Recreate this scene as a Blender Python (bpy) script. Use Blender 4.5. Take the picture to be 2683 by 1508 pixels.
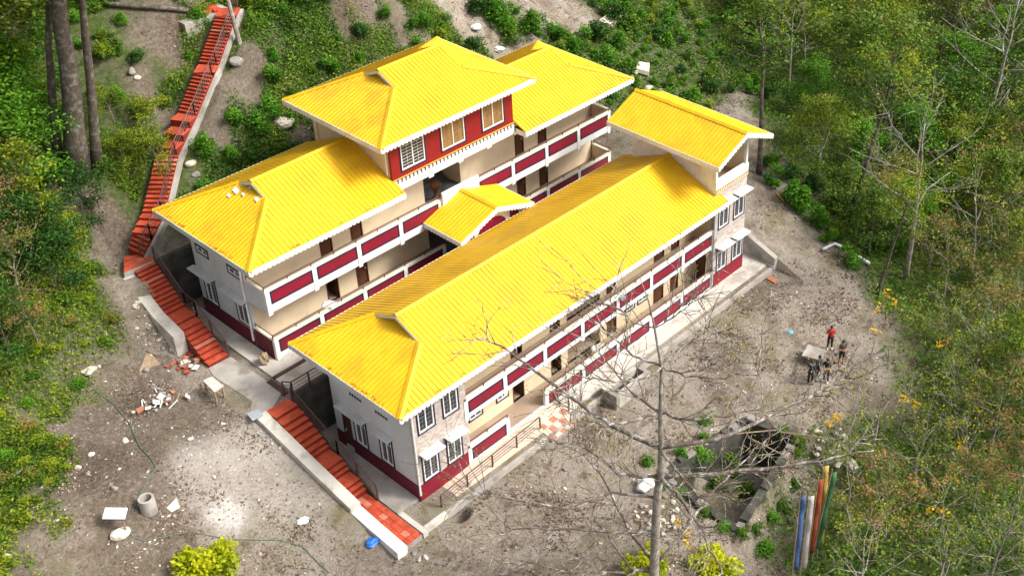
import bpy, math, random
import numpy as np
from mathutils import Vector, Matrix

for o in list(bpy.data.objects):
    bpy.data.objects.remove(o)
scene = bpy.context.scene
COL = scene.collection
R = math.radians

# ------------------------------------------------------------------ camera
CAM = np.array([-25.565, -35.836, 44.187])
CR = np.array([0.64325669, -0.76554376, 0.01278969])
CU = np.array([0.39761094, 0.34827909, 0.84888587])
CF = np.array([0.65431367, 0.54096619, -0.52842143])
FPX, PPX, PPY, IW, IH = 3115.0, 1341.5 + 367.24, 754 - 224.84, 2683.0, 1508.0
cd = bpy.data.cameras.new('camera')
cam = bpy.data.objects.new('camera', cd)
COL.objects.link(cam)
M = Matrix.Identity(4)
for i in range(3):
    M[i][0], M[i][1], M[i][2], M[i][3] = CR[i], CU[i], -CF[i], CAM[i]
cam.matrix_world = M
cd.sensor_width = 36
cd.lens = 36 * FPX / IW
cd.shift_x = -367.24 / IW
cd.shift_y = -224.84 / IW
cd.clip_end = 1000
scene.camera = cam

# ------------------------------------------------------------------ light
SUN_EL, SUN_AZ = 46.0, -58.0          # azimuth measured from +X towards +Y
w = bpy.data.worlds.new('World')
scene.world = w
w.use_nodes = True
nt = w.node_tree
bg = nt.nodes['Background']
sky = nt.nodes.new('ShaderNodeTexSky')
sky.sky_type = 'NISHITA'
sky.sun_disc = False
sky.sun_elevation = R(SUN_EL)
sky.sun_rotation = R(90 - SUN_AZ)
sky.dust_density = 6.0
sky.ozone_density = 1.0
hs = nt.nodes.new('ShaderNodeHueSaturation')
hs.inputs['Saturation'].default_value = 0.25
nt.links.new(sky.outputs[0], hs.inputs['Color'])
nt.links.new(hs.outputs[0], bg.inputs['Color'])
bg.inputs['Strength'].default_value = 0.125
sd = bpy.data.lights.new('sun', 'SUN')
sd.energy = 2.0
sd.angle = R(16)
sd.color = (1.0, 0.96, 0.88)
sun = bpy.data.objects.new('sun', sd)
COL.objects.link(sun)
sdir = Vector((math.cos(R(SUN_EL)) * math.cos(R(SUN_AZ)), math.cos(R(SUN_EL)) * math.sin(R(SUN_AZ)), math.sin(R(SUN_EL))))
sun.rotation_euler = sdir.to_track_quat('Z', 'Y').to_euler()
sun.location = (60, -60, 90)
scene.view_settings.view_transform = 'Standard'
scene.view_settings.look = 'None'
scene.view_settings.gamma = 1.0
scene.view_settings.exposure = 0.85
scene.render.resolution_x, scene.render.resolution_y = 1024, 575


# ------------------------------------------------------------------ survey helpers (photo point -> place)
def ray(px, py):
    d = CF * FPX + CR * (px - PPX) - CU * (py - PPY)
    return d / np.linalg.norm(d)


def at(px, py, **k):
    d = ray(px, py)
    n, v = list(k.items())[0]
    i = 'xyz'.index(n)
    return CAM + d * ((v - CAM[i]) / d[i])


def proj(p):
    d = np.array(p, float) - CAM
    z = d @ CF
    return PPX + FPX * (d @ CR) / z, PPY - FPX * (d @ CU) / z


# ------------------------------------------------------------------ ground shape
def ss(a, b, x):
    t = np.clip((np.asarray(x, float) - a) / (b - a), 0, 1)
    return t * t * (3 - 2 * t)


EDGE = np.array([(60, 34), (38.3, 6.3), (35.3, .9), (31.9, -4.4), (29.4, -8.5), (27, -11.5), (22.5, -14.1), (18.2, -11.6),
                 (9.2, -14.1), (6.5, -19.5), (4, -40)], float)


def seg_d(x, y, a, b):
    d = b - a
    L = np.hypot(*d)
    u = d / L
    t = np.clip((x - a[0]) * u[0] + (y - a[1]) * u[1], 0, L)
    return np.hypot(x - a[0] - u[0] * t, y - a[1] - u[1] * t), t / L, (x - a[0]) * u[1] - (y - a[1]) * u[0]


def edge_d(x, y):
    best = np.full(np.broadcast(x, y).shape, 1e9)
    sg = np.zeros_like(best)
    for a, b in zip(EDGE[:-1], EDGE[1:]):
        dd, t, side = seg_d(x, y, a, b)
        m = dd < best
        best = np.where(m, dd, best)
        sg = np.where(m, np.sign(-side), sg)
    return best * sg


STAIR_PTS = [at(a, b, z=z) for a, b, z in [(355, 665, 6.7), (375, 618, 7.5), (403, 560, 8.0), (440, 405, 9.9), (492, 300, 11.2),
                                           (535, 195, 12.9), (547, 170, 13.0), (592, 45, 15.0), (602, 22, 15.05)]]
SP = np.array(STAIR_PTS)
PIT = np.array([(9.0, -13.0), (16.4, -11.5), (15.8, -8.6), (9.4, -7.6)])


HOLE = at(1206, 1350, z=-.5)


def in_poly(x, y, P):
    c = np.ones(np.broadcast(x, y).shape, bool)
    for a, b in zip(P, np.roll(P, -1, 0)):
        c &= ((b[0] - a[0]) * (y - a[1]) - (b[1] - a[1]) * (x - a[0])) > 0
    return c


def vn(x, y, s, seed=0):
    """cheap smooth noise in -1..1"""
    x = np.asarray(x, float) / s
    y = np.asarray(y, float) / s
    r = 0
    for k, (a, b, c) in enumerate([(1.3, .7, .3), (-.8, 1.6, 2.1), (1.9, 1.2, 4.4), (-2.3, .9, 1.7), (.4, -2.9, 5.2)]):
        r = r + np.sin(a * x + b * y + c + seed * 1.7 * (k + 1)) * (.34 - .04 * k)
    return r


def H(x, y):
    x = np.asarray(x, float)
    y = np.asarray(y, float)
    hx = .23 * (np.clip(x, -30, 17) + 2) - .16 * np.clip(x - 17, 0, 30)

    def hill(y0):
        return (.70 - .36 * ss(16, 38, x)) * np.clip(y - y0, 0, 60) + .35 * np.clip(y - y0 - 60, 0, 200) + hx * ss(0, 7, y - y0)
    left = np.where(y < -2, -.42, np.where(y < 8.3, -.42 + 3.5 * np.clip((y + 2) / 10.3, 0, 1) ** 1.25, np.where(y < 14.4, 3.08, 3.08 + 3.5 * ss(14.4, 20.2, y)))) + hill(20)
    left = left + .10 * np.clip(-4.5 - x, 0, 40) * ss(3, 9, y) - .03 * np.clip(-4.5 - x, 0, 30) * ss(3, -4, y)
    mid = np.where(y < -1.45, -.42, np.where(y < 8, -.12, np.where(y < 19.4, 3.02, 6.35))) + np.where(y > 19.4, hill(19.4), 0)
    right = -.42 + 1.85 * np.clip((y + 3.5) / 4.5, 0, 1) + 1.7 * np.clip((y - 1) / 7, 0, 1)
    right = right * (1 - .35 * ss(31, 37, x)) + hill(15)
    z = np.where(x < -2.7, left, np.where(x < 28.75, mid, right))
    wgt = ss(28.75, 31, x)
    z = np.where((x >= 28.75) & (x < 31) & (y > 8), np.where(y < 19.4, 3.02, mid) * (1 - wgt) + right * wgt, z)
    d = np.clip(edge_d(x, y), 0, 200)
    z = z - .30 * np.clip(d, 0, 7) - .12 * np.clip(d - 7, 0, 12) + .2 * np.clip(d - 24, 0, 200)
    wild = ss(20.5, 25, y) + ss(-4.2, -9, x) * ss(-1, 4, y) + ss(0, 3, d)
    z = z + np.clip(wild, 0, 1) * (.28 * vn(x, y, 3.1) + .12 * vn(x, y, 1.1, 3)) + .035 * vn(x, y, 1.7, 5) * ((y < -2) | (x < -4.2))
    # the hill stair is cut into the slope
    best = np.full(np.broadcast(x, y).shape, 1e9)
    zz = np.zeros_like(best)
    for a, b in zip(SP[:-1], SP[1:]):
        dd, t, _ = seg_d(x, y, a[:2], b[:2])
        m = dd < best
        best = np.where(m, dd, best)
        zz = np.where(m, a[2] + (b[2] - a[2]) * t - .45, zz)
    k = 1 - ss(.9, 3.2, best)
    k = np.where((y < 20.3) & (x > -1.8), 0, k)
    z = z * (1 - k) + zz * k
    dp, tp_, sp_ = seg_d(x, y, PIT[0], PIT[1])
    z = z - np.where(sp_ > 0, 1.3 * ss(.1, 1.0, dp) * (1 - ss(4, 8, dp)) * ss(1.02, .9, tp_) * ss(0, .12, tp_ + .1), 0)
    z = z - .85 * ss(.62, .30, np.hypot(x - HOLE[0], (y - HOLE[1]) * 1.15))
    z = np.where(in_poly(x, y, PIT), -3.2, z)
    return z


def G(px, py):
    """place on the ground seen at a photo point"""
    d = ray(px, py)
    t = 25 + np.arange(0, 230, .4)
    p = CAM[:, None] + d[:, None] * t
    i = int(np.argmax(p[2] < H(p[0], p[1])))
    lo, hi = t[max(i - 1, 0)], t[i]
    for _ in range(14):
        m = (lo + hi) / 2
        q = CAM + d * m
        if q[2] < H(q[0], q[1]):
            hi = m
        else:
            lo = m
    return CAM + d * hi


# ------------------------------------------------------------------ materials
def mat(name, c1, c2=None, scale=6.0, rough=.7, bump=0.0, detail=6.0, spec=.4, metal=0.0, bscale=None, contrast=(.35, .65), c3=None, s3=.6):
    m = bpy.data.materials.new(name)
    m.use_nodes = True
    n = m.node_tree
    b = n.nodes['Principled BSDF']
    b.inputs['Roughness'].default_value = rough
    b.inputs['Specular IOR Level'].default_value = spec
    b.inputs['Metallic'].default_value = metal
    if c2 is None:
        b.inputs['Base Color'].default_value = (*c1, 1)
    tc = n.nodes.new('ShaderNodeTexCoord')
    if c2 is not None:
        ns = n.nodes.new('ShaderNodeTexNoise')
        ns.inputs['Scale'].default_value = scale
        ns.inputs['Detail'].default_value = detail
        n.links.new(tc.outputs['Object'], ns.inputs['Vector'])
        rp = n.nodes.new('ShaderNodeValToRGB')
        rp.color_ramp.elements[0].position = contrast[0]
        rp.color_ramp.elements[1].position = contrast[1]
        rp.color_ramp.elements[0].color = (*c1, 1)
        rp.color_ramp.elements[1].color = (*c2, 1)
        n.links.new(ns.outputs['Fac'], rp.inputs['Fac'])
        out = rp.outputs[0]
        if c3 is not None:
            n3 = n.nodes.new('ShaderNodeTexNoise')
            n3.inputs['Scale'].default_value = s3
            n3.inputs['Detail'].default_value = 8
            n3.inputs['Roughness'].default_value = .65
            n.links.new(tc.outputs['Object'], n3.inputs['Vector'])
            r3 = n.nodes.new('ShaderNodeValToRGB')
            r3.color_ramp.elements[0].position = .5
            r3.color_ramp.elements[1].position = .62
            n.links.new(n3.outputs['Fac'], r3.inputs['Fac'])
            mx = n.nodes.new('ShaderNodeMix')
            mx.data_type = 'RGBA'
            mx.inputs['B'].default_value = (*c3, 1)
            n.links.new(r3.outputs[0], mx.inputs['Factor'])
            n.links.new(out, mx.inputs['A'])
            out = mx.outputs['Result']
        n.links.new(out, b.inputs['Base Color'])
    if bump:
        nb = n.nodes.new('ShaderNodeTexNoise')
        nb.inputs['Scale'].default_value = bscale or scale * 2
        nb.inputs['Detail'].default_value = 8
        n.links.new(tc.outputs['Object'], nb.inputs['Vector'])
        bp = n.nodes.new('ShaderNodeBump')
        bp.inputs['Strength'].default_value = bump
        bp.inputs['Distance'].default_value = .05
        n.links.new(nb.outputs['Fac'], bp.inputs['Height'])
        n.links.new(bp.outputs[0], b.inputs['Normal'])
    return m


def leafmat(name, stops, trans=.3):
    m = bpy.data.materials.new(name)
    m.use_nodes = True
    n = m.node_tree
    n.nodes.clear()
    out = n.nodes.new('ShaderNodeOutputMaterial')
    at_ = n.nodes.new('ShaderNodeAttribute')
    at_.attribute_name = 'tint'
    oi = n.nodes.new('ShaderNodeObjectInfo')
    ma = n.nodes.new('ShaderNodeMath')
    ma.operation = 'MULTIPLY_ADD'
    ma.inputs[1].default_value = .24
    n.links.new(oi.outputs['Random'], ma.inputs[0])
    sb = n.nodes.new('ShaderNodeMath')
    sb.operation = 'SUBTRACT'
    sb.inputs[1].default_value = .12
    n.links.new(at_.outputs['Fac'], sb.inputs[0])
    n.links.new(sb.outputs[0], ma.inputs[2])
    rp = n.nodes.new('ShaderNodeValToRGB')
    e = rp.color_ramp.elements
    while len(e) < len(stops):
        e.new(.5)
    for k, (p, c) in enumerate(stops):
        e[k].position = p
        e[k].color = (*c, 1)
    n.links.new(ma.outputs[0], rp.inputs['Fac'])
    df = n.nodes.new('ShaderNodeBsdfPrincipled')
    df.inputs['Roughness'].default_value = .6
    df.inputs['Specular IOR Level'].default_value = .25
    tr = n.nodes.new('ShaderNodeBsdfTranslucent')
    n.links.new(rp.outputs[0], df.inputs['Base Color'])
    n.links.new(rp.outputs[0], tr.inputs['Color'])
    mx = n.nodes.new('ShaderNodeMixShader')
    mx.inputs[0].default_value = trans
    n.links.new(df.outputs[0], mx.inputs[1])
    n.links.new(tr.outputs[0], mx.inputs[2])
    n.links.new(mx.outputs[0], out.inputs[0])
    return m


M_ = {}
M_['roof'] = mat('yellow_roof', (.68, .405, .009), (.74, .455, .012), 1.1, .40, 0, spec=.4, c3=(.60, .345, .012), s3=.45)
M_['white'] = mat('white_paint', (.80, .79, .78), (.75, .74, .735), 2.5, .6, c3=(.66, .645, .62), s3=1.1)
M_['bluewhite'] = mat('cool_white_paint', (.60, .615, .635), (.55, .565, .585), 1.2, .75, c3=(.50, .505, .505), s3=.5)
M_['cream'] = mat('cream_paint', (.72, .59, .41), (.68, .55, .38), 1.5, .75, c3=(.63, .51, .355), s3=.7)
M_['ledge'] = mat('pale_cream_paint', (.80, .73, .58), (.76, .69, .54), 3, .7)
M_['maroon'] = mat('maroon_paint', (.225, .006, .023), (.195, .005, .019), 1.2, .6, c3=(.17, .008, .018), s3=.8)
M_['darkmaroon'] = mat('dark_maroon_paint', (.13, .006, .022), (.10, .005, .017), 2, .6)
M_['red'] = mat('red_paint', (.24, .008, .011), (.21, .007, .010), 2, .55)
M_['navy'] = mat('dark_trim', (.02, .015, .035), None, rough=.6)
M_['wood'] = mat('door_wood', (.11, .04, .018), (.07, .024, .01), 9, .5)
M_['steel'] = mat('brown_steel', (.10, .045, .04), (.07, .03, .028), 8, .45, spec=.5)
M_['glass'] = mat('window_glass', (.03, .035, .045), None, rough=.08, spec=.8)
M_['tanpane'] = mat('curtained_glass', (.30, .17, .06), (.22, .12, .04), 3, .2, spec=.7)
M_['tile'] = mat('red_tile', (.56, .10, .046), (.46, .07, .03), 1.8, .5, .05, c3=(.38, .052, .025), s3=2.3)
M_['tilepale'] = mat('worn_tile', (.58, .22, .15), (.50, .15, .09), 3, .6)
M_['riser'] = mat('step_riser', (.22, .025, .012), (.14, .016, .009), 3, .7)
M_['tilecream'] = mat('cream_tile', (.70, .58, .46), (.66, .52, .40), 2, .5)
M_['tileterra'] = mat('terracotta_tile', (.48, .20, .12), (.42, .17, .10), 2, .55)
M_['floor'] = mat('corridor_floor', (.36, .27, .20), (.31, .23, .17), 1.2, .45)
M_['darkfloor'] = mat('dark_stone_floor', (.05, .055, .06), (.08, .08, .085), 2, .4)
M_['concrete'] = mat('concrete', (.42, .39, .35), (.33, .30, .27), 1.2, .85, .25, c3=(.24, .21, .18), s3=.7)
M_['pale'] = mat('pale_concrete', (.58, .54, .48), (.50, .46, .41), .9, .85, .2, c3=(.38, .34, .29), s3=.8)
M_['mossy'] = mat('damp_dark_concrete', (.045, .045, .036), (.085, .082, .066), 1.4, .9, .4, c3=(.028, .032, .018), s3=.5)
M_['drain'] = mat('dark_drain', (.05, .045, .04), (.03, .03, .028), 3, .9)  # dark brown-grey for the drain bottoms and the tank floor
M_['stone'] = mat('grey_stone', (.30, .27, .24), (.20, .18, .16), 3, .9, .5)
M_['palestone'] = mat('pale_stone', (.62, .56, .48), (.46, .40, .33), 3, .9, .5)
M_['bark'] = mat('bark', (.10, .08, .06), (.055, .042, .032), 5, .95, .6, c3=(.17, .155, .13), s3=3)
M_['palebark'] = mat('pale_bark', (.30, .265, .22), (.18, .155, .125), 5, .95, .5, c3=(.42, .40, .36), s3=2)
M_['twig'] = mat('twig_bark', (.17, .13, .105), (.10, .076, .062), 6, .9, .3, c3=(.46, .44, .40), s3=2.2)
M_['cloth'] = mat('white_sacking', (.74, .72, .68), (.62, .60, .57), 7, .9, .3)
M_['plank'] = mat('weathered_plank', (.34, .25, .16), (.24, .17, .11), 7, .85, .3)
M_['paletop'] = mat('pinkish_board', (.60, .44, .40), (.68, .58, .53), 9, .8)
M_['tin'] = mat('galvanised_tin', (.48, .54, .58), (.42, .47, .50), 2, .35, metal=.3)
M_['pvc'] = mat('white_pvc', (.66, .67, .68), (.56, .57, .58), 3, .45)
M_['hose'] = mat('green_hose', (.10, .17, .12), None, rough=.5)
M_['bluebag'] = mat('blue_plastic', (.02, .13, .55), (.03, .2, .7), 9, .4)
M_['cyan'] = mat('cyan_plastic', (.08, .45, .62), None, rough=.4)
M_['grille'] = mat('grey_grille', (.22, .22, .235), None, rough=.5)
M_['gold'] = mat('ochre_paint', (.72, .38, .05), None, rough=.6)
M_['tintroom'] = mat('room_plaster', (.45, .36, .25), None, rough=.8)
for nm, c in dict(flagblue=(.07, .14, .33), flagwhite=(.50, .46, .45), flagred=(.36, .07, .03), flagyellow=(.52, .36, .07), flaggreen=(.06, .17, .06)).items():
    M_[nm] = mat(nm.replace('flag', 'flag_cloth_'), c, tuple(v * .75 for v in c), 3, .9, .3)

# stone cladding of the corner bays
m = mat('stone_cladding', (.5, .43, .38), None, rough=.85)
n = m.node_tree
tc = n.nodes.new('ShaderNodeTexCoord')
mp = n.nodes.new('ShaderNodeMapping')
mp.inputs['Rotation'].default_value = (R(90), 0, 0)
br = n.nodes.new('ShaderNodeTexBrick')
br.inputs['Color1'].default_value = (.58, .50, .45, 1)
br.inputs['Color2'].default_value = (.36, .29, .25, 1)
br.inputs['Mortar'].default_value = (.50, .46, .42, 1)
br.inputs['Scale'].default_value = 3.4
br.inputs['Mortar Size'].default_value = .012
br.inputs['Brick Width'].default_value = .7
br.inputs['Row Height'].default_value = .26
n.links.new(tc.outputs['Object'], mp.inputs[0])
n.links.new(mp.outputs[0], br.inputs['Vector'])
n.links.new(br.outputs['Color'], n.nodes['Principled BSDF'].inputs['Base Color'])
bp_ = n.nodes.new('ShaderNodeBump')
bp_.inputs['Strength'].default_value = .6
bp_.inputs['Distance'].default_value = .03
n.links.new(br.outputs['Fac'], bp_.inputs['Height'])
n.links.new(bp_.outputs[0], n.nodes['Principled BSDF'].inputs['Normal'])
M_['clad'] = m

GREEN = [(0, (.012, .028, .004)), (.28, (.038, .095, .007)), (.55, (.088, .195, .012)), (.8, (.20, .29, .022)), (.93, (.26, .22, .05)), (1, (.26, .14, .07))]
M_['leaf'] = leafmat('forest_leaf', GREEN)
M_['leafdark'] = leafmat('dark_leaf', [(0, (.008, .026, .005)), (.5, (.026, .085, .010)), (1, (.075, .19, .02))])
M_['leafyellow'] = leafmat('yellow_green_leaf', [(0, (.022, .05, .005)), (.38, (.10, .19, .010)), (.7, (.30, .37, .02)), (.93, (.42, .38, .03)), (1, (.30, .15, .05))], .4)
M_['leafbright'] = leafmat('bright_leaf', [(0, (.018, .07, .005)), (.5, (.085, .25, .012)), (1, (.22, .40, .03))], .4)
M_['leaflime'] = leafmat('lime_leaf', [(0, (.14, .22, .004)), (.5, (.40, .46, .008)), (1, (.62, .60, .015))], .4)
M_['leafrust'] = leafmat('mixed_rust_leaf', [(0, (.02, .05, .006)), (.35, (.09, .15, .014)), (.6, (.20, .21, .03)), (.78, (.34, .16, .07)), (1, (.40, .18, .09))], .35)
M_['leafgold'] = leafmat('golden_leaf', [(0, (.70, .36, .01)), (1, (.85, .58, .02))], .4)
M_['litter'] = leafmat('litter_bits', [(0, (.07, .045, .03)), (.35, (.16, .11, .075)), (.6, (.28, .22, .17)), (.8, (.5, .45, .4)), (.95, (.75, .73, .7)), (1, (.8, .8, .8))], 0)


# ------------------------------------------------------------------ mesh helpers
ORI = {}


class MB:
    def __init__(s):
        s.v = []
        s.f = []
        s.m = []

    def add(s, vs, fs, m=0):
        b = len(s.v)
        s.v += [tuple(map(float, q)) for q in vs]
        s.f += [tuple(b + i for i in f) for f in fs]
        s.m += [m] * len(fs)
        return s

    def box(s, x0, x1, y0, y1, z0, z1, m=0, fn=None):
        vs = [(x, y, z) for z in (z0, z1) for x, y in ((x0, y0), (x1, y0), (x1, y1), (x0, y1))]
        if fn:
            vs = [fn(*q) for q in vs]
        return s.add(vs, [(3, 2, 1, 0), (4, 5, 6, 7), (0, 1, 5, 4), (1, 2, 6, 5), (2, 3, 7, 6), (3, 0, 4, 7)], m)

    def prism(s, base, top, m=0):
        k = len(base)
        return s.add(list(base) + list(top), [tuple(range(k))[::-1], tuple(range(k, 2 * k))] + [(i, (i + 1) % k, k + (i + 1) % k, k + i) for i in range(k)], m)

    def tube(s, pts, rad, n=6, m=0):
        pts = [Vector(p) for p in pts]
        if not hasattr(rad, '__len__'):
            rad = [rad] * len(pts)
        b = len(s.v)
        ref = None
        for i, p in enumerate(pts):
            d = (pts[min(i + 1, len(pts) - 1)] - pts[max(i - 1, 0)])
            d = d.normalized() if d.length > 1e-9 else Vector((0, 0, 1))
            if ref is None:
                ref = d.cross(Vector((0, 0, 1)))
                if ref.length < .1:
                    ref = d.cross(Vector((1, 0, 0)))
            ref = (ref - d * ref.dot(d)).normalized()
            q = d.cross(ref)
            for k in range(n):
                a = 2 * math.pi * k / n
                s.v.append(tuple(p + (ref * math.cos(a) + q * math.sin(a)) * rad[i]))
        for i in range(len(pts) - 1):
            for k in range(n):
                s.f.append((b + i * n + k, b + i * n + (k + 1) % n, b + (i + 1) * n + (k + 1) % n, b + (i + 1) * n + k))
                s.m.append(m)
        s.f.append(tuple(b + k for k in range(n))[::-1])
        s.f.append(tuple(b + (len(pts) - 1) * n + k for k in range(n)))
        s.m += [m, m]
        return s

    def build(s, name, mats, parent=None, label=None, cat=None, group=None, kind=None, smooth=False, origin=None):
        if not isinstance(mats, (list, tuple)):
            mats = [mats]
        o0 = np.array(ORI[parent] if parent is not None else (origin if origin is not None else (0, 0, 0)), float)
        me = bpy.data.meshes.new(name)
        v = np.array(s.v, float) - o0
        me.from_pydata(v.tolist(), [], s.f)
        for q in mats:
            me.materials.append(M_[q] if isinstance(q, str) else q)
        if len(mats) > 1:
            me.polygons.foreach_set('material_index', s.m)
        if smooth:
            me.polygons.foreach_set('use_smooth', [True] * len(s.f))
        me.update()
        o = bpy.data.objects.new(name, me)
        COL.objects.link(o)
        if parent is not None:
            o.parent = parent
        else:
            o.location = o0
        ORI[o] = o0
        tag(o, label, cat, group, kind)
        return o


def tag(o, label=None, cat=None, group=None, kind=None):
    for k, v in (('label', label), ('category', cat), ('group', group), ('kind', kind)):
        if v:
            o[k] = v
    return o


def thing(name, loc, label, cat, group=None):
    o = bpy.data.objects.new(name, None)
    COL.objects.link(o)
    o.location = loc
    ORI[o] = np.array(loc, float)
    o.empty_display_size = .3
    return tag(o, label, cat, group)


def FRONT(y):
    return lambda u, o, z: (u, y - o, z)


def LEFT(x):
    return lambda u, o, z: (x - o, u, z)


def wall_cells(mb, fn, u0, u1, z0, z1, t, opens, m=0):
    """wall slab, outer face at o=0, inner at o=-t, with rectangular openings"""
    us = sorted({u0, u1, *[v for q in opens for v in q[:2] if u0 < v < u1]})
    zs = sorted({z0, z1, *[v for q in opens for v in q[2:] if z0 < v < z1]})
    nu, nz = len(us) - 1, len(zs) - 1

    def solid(i, k):
        if not (0 <= i < nu and 0 <= k < nz):
            return False
        cu, cz = (us[i] + us[i + 1]) / 2, (zs[k] + zs[k + 1]) / 2
        return not any(a < cu < b and c < cz < d for a, b, c, d in opens)
    for i in range(nu):
        for k in range(nz):
            if not solid(i, k):
                continue
            a, b, c, d = us[i], us[i + 1], zs[k], zs[k + 1]
            mb.add([fn(a, 0, c), fn(b, 0, c), fn(b, 0, d), fn(a, 0, d)], [(0, 1, 2, 3)], m)
            mb.add([fn(a, -t, c), fn(b, -t, c), fn(b, -t, d), fn(a, -t, d)], [(3, 2, 1, 0)], m)
            for (di, dk), q in (((-1, 0), (a, c, a, d)), ((1, 0), (b, c, b, d)), ((0, -1), (a, c, b, c)), ((0, 1), (a, d, b, d))):
                if not solid(i + di, k + dk):
                    mb.add([fn(q[0], 0, q[1]), fn(q[2], 0, q[3]), fn(q[2], -t, q[3]), fn(q[0], -t, q[1])], [(0, 1, 2, 3)], m)
    return mb


def ring(mb, fn, u0, u1, z0, z1, wd, o0, o1, m=0, sides='lrtb'):
    if 'l' in sides:
        mb.box(u0, u0 + wd, o0, o1, z0, z1, m, fn)
    if 'r' in sides:
        mb.box(u1 - wd, u1, o0, o1, z0, z1, m, fn)
    if 't' in sides:
        mb.box(u0 + wd, u1 - wd, o0, o1, z1 - wd, z1, m, fn)
    if 'b' in sides:
        mb.box(u0 + wd, u1 - wd, o0, o1, z0, z0 + wd, m, fn)
    return mb


def window(parent, fn, u0, u1, z0, z1, transom=None, bars=6, pane='glass', sides='lrtb', mull=1, gm='grille'):
    """opening u0..u1, z0..z1 already cut in the wall"""
    win = ring(MB(), fn, u0 - .09, u1 + .09, z0 - .09, z1 + .09, .09, .004, .035, sides=sides).build('window', 'navy', parent)
    f = ring(MB(), fn, u0, u1, z0, z1, .07, -.07, .02)
    ul = [u0 + (u1 - u0) * k / (mull + 1) for k in range(1, mull + 1)]
    for uc in ul:
        f.box(uc - .03, uc + .03, -.06, .01, z0 + .07, z1 - .07, 0, fn)
    if transom:
        f.box(u0 + .07, u1 - .07, -.055, .012, transom - .035, transom + .035, 0, fn)
    f.build('frame', 'white', win)
    e = [u0 + .07] + ul + [u1 - .07]
    for a, b in zip(e[:-1], e[1:]):
        MB().box(a, b, -.05, -.042, z0 + .07, z1 - .07, 0, fn).build('pane', pane, win)
    g = MB()
    ztop = (transom or z1) - .05
    for k in range(1, bars):
        z = z0 + .07 + (ztop - z0 - .07) * k / bars
        g.box(u0 + .07, u1 - .07, -.032, -.018, z - .007, z + .007, 0, fn)
    if bars:
        for a, b in zip(e[:-1], e[1:]):
            c = (a + b) / 2
            g.box(c - .006, c + .006, -.016, -.008, z0 + .07, ztop, 0, fn)
        g.build('grille', gm, win)
    if transom:
        g = MB()
        nn = max(3, int((u1 - u0) / .2))
        for k in range(nn):
            a = u0 + .1 + (u1 - u0 - .2) * k / nn
            g.box(a, a + .1, -.03, .03, transom + .05, z1 - .1 - .05 * (k % 2), 0, fn)
        g.build('louvre', 'navy', win)
    return win


def canopy(parent, fn, u0, u1, z, depth=.5, mt='white'):
    c = MB().box(u0, u1, .003, depth, z, z + .08, 0, fn).build('window_canopy', mt, parent)
    MB().box(u0 + .02, u1 - .02, .02, depth - .03, z - .03, z - .002, 0, fn).build('canopy_edge', 'navy', c)


def door(parent, fn, u0, u1, z0, z1, open_=False, hinge=1):
    fr = ring(MB(), fn, u0, u1, z0, z1, .06, -.12, .02, sides='lrt').build('door_frame', 'wood', parent)
    if open_:
        uu = u1 - .1 if hinge > 0 else u0 + .06
        lf = MB().box(uu, uu + .04, -.9, -.13, z0 + .01, z1 - .08, 0, fn).build('leaf', 'wood', fr)
    else:
        b = MB().box(u0 + .06, u1 - .06, -.09, -.05, z0 + .01, z1 - .06, 0, fn)
        for k in range(2):
            zz = z0 + .2 + k * (z1 - z0 - .3) / 2
            b.box(u0 + .16, u1 - .16, -.05, -.035, zz, zz + (z1 - z0) / 2 - .3, 0, fn)
        lf = b.build('leaf', 'wood', fr)
        MB().box(u1 - .18, u1 - .14, -.05, .03, z0 + .95, z0 + 1.1, 0, fn).build('handle', 'tin', fr)
    return fr


def railing(path, hgt=.95, spacing=1.6, rails=4, rp=.035, rr=.016, top=.035):
    """returns MB for posts and MB for rails along a 3-D path"""
    posts, rl = [], []
    P = [Vector(p) for p in path]
    for a, b in zip(P[:-1], P[1:]):
        k = max(1, round((b - a).length / spacing))
        for i in range(k + 1):
            q = a.lerp(b, i / k)
            posts.append(MB().box(q.x - rp, q.x + rp, q.y - rp, q.y + rp, q.z - .1, q.z + hgt - (top if i in (0, k) else 0)))
        for j in range(1, rails + 1):
            z = Vector((0, 0, hgt * j / rails))
            rl.append(MB().tube([a + z, b + z], top if j == rails else rr, 5))
    return posts, rl


def put_railing(parent, *a, **k):
    ps, rl = railing(*a, **k)
    for q in ps:
        q.build('rail_post', 'steel', parent)
    for q in rl:
        q.build('rail', 'steel', parent)


def scallop(mb, p, q, nrm, h=.34, sc=.26, t=.035, m=0):
    """fascia board under the line p-q with a scalloped lower edge"""
    p, q, nrm = Vector(p), Vector(q), Vector(nrm).normalized() * t
    L = (q - p).length
    k = max(2, round(L / sc))
    prof = []
    for i in range(k):
        for j in range(4):
            a = (i + j / 4) / k
            prof.append((a, -h + .10 - .10 * math.sin(math.pi * j / 4) ** .6 if j else -h + .115))
    prof.append((1, -h + .115))
    n = len(prof)
    vs = []
    for o in (Vector((0, 0, 0)), nrm):
        for a, z in prof:
            b = p.lerp(q, a) + o
            vs += [b, b + Vector((0, 0, z))]
    fs = []
    for i in range(n - 1):
        a, b = 2 * i, 2 * i + 2
        c, d = a + 2 * n, b + 2 * n
        fs += [(a, b, b + 1, a + 1), (c, c + 1, d + 1, d), (a + 1, b + 1, d + 1, c + 1), (a, c, d, b)]
    fs += [(0, 1, 2 * n + 1, 2 * n), (2 * n - 2, 4 * n - 2, 4 * n - 1, 2 * n - 1)]
    mb.add(vs, fs, m)
    return mb


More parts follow.
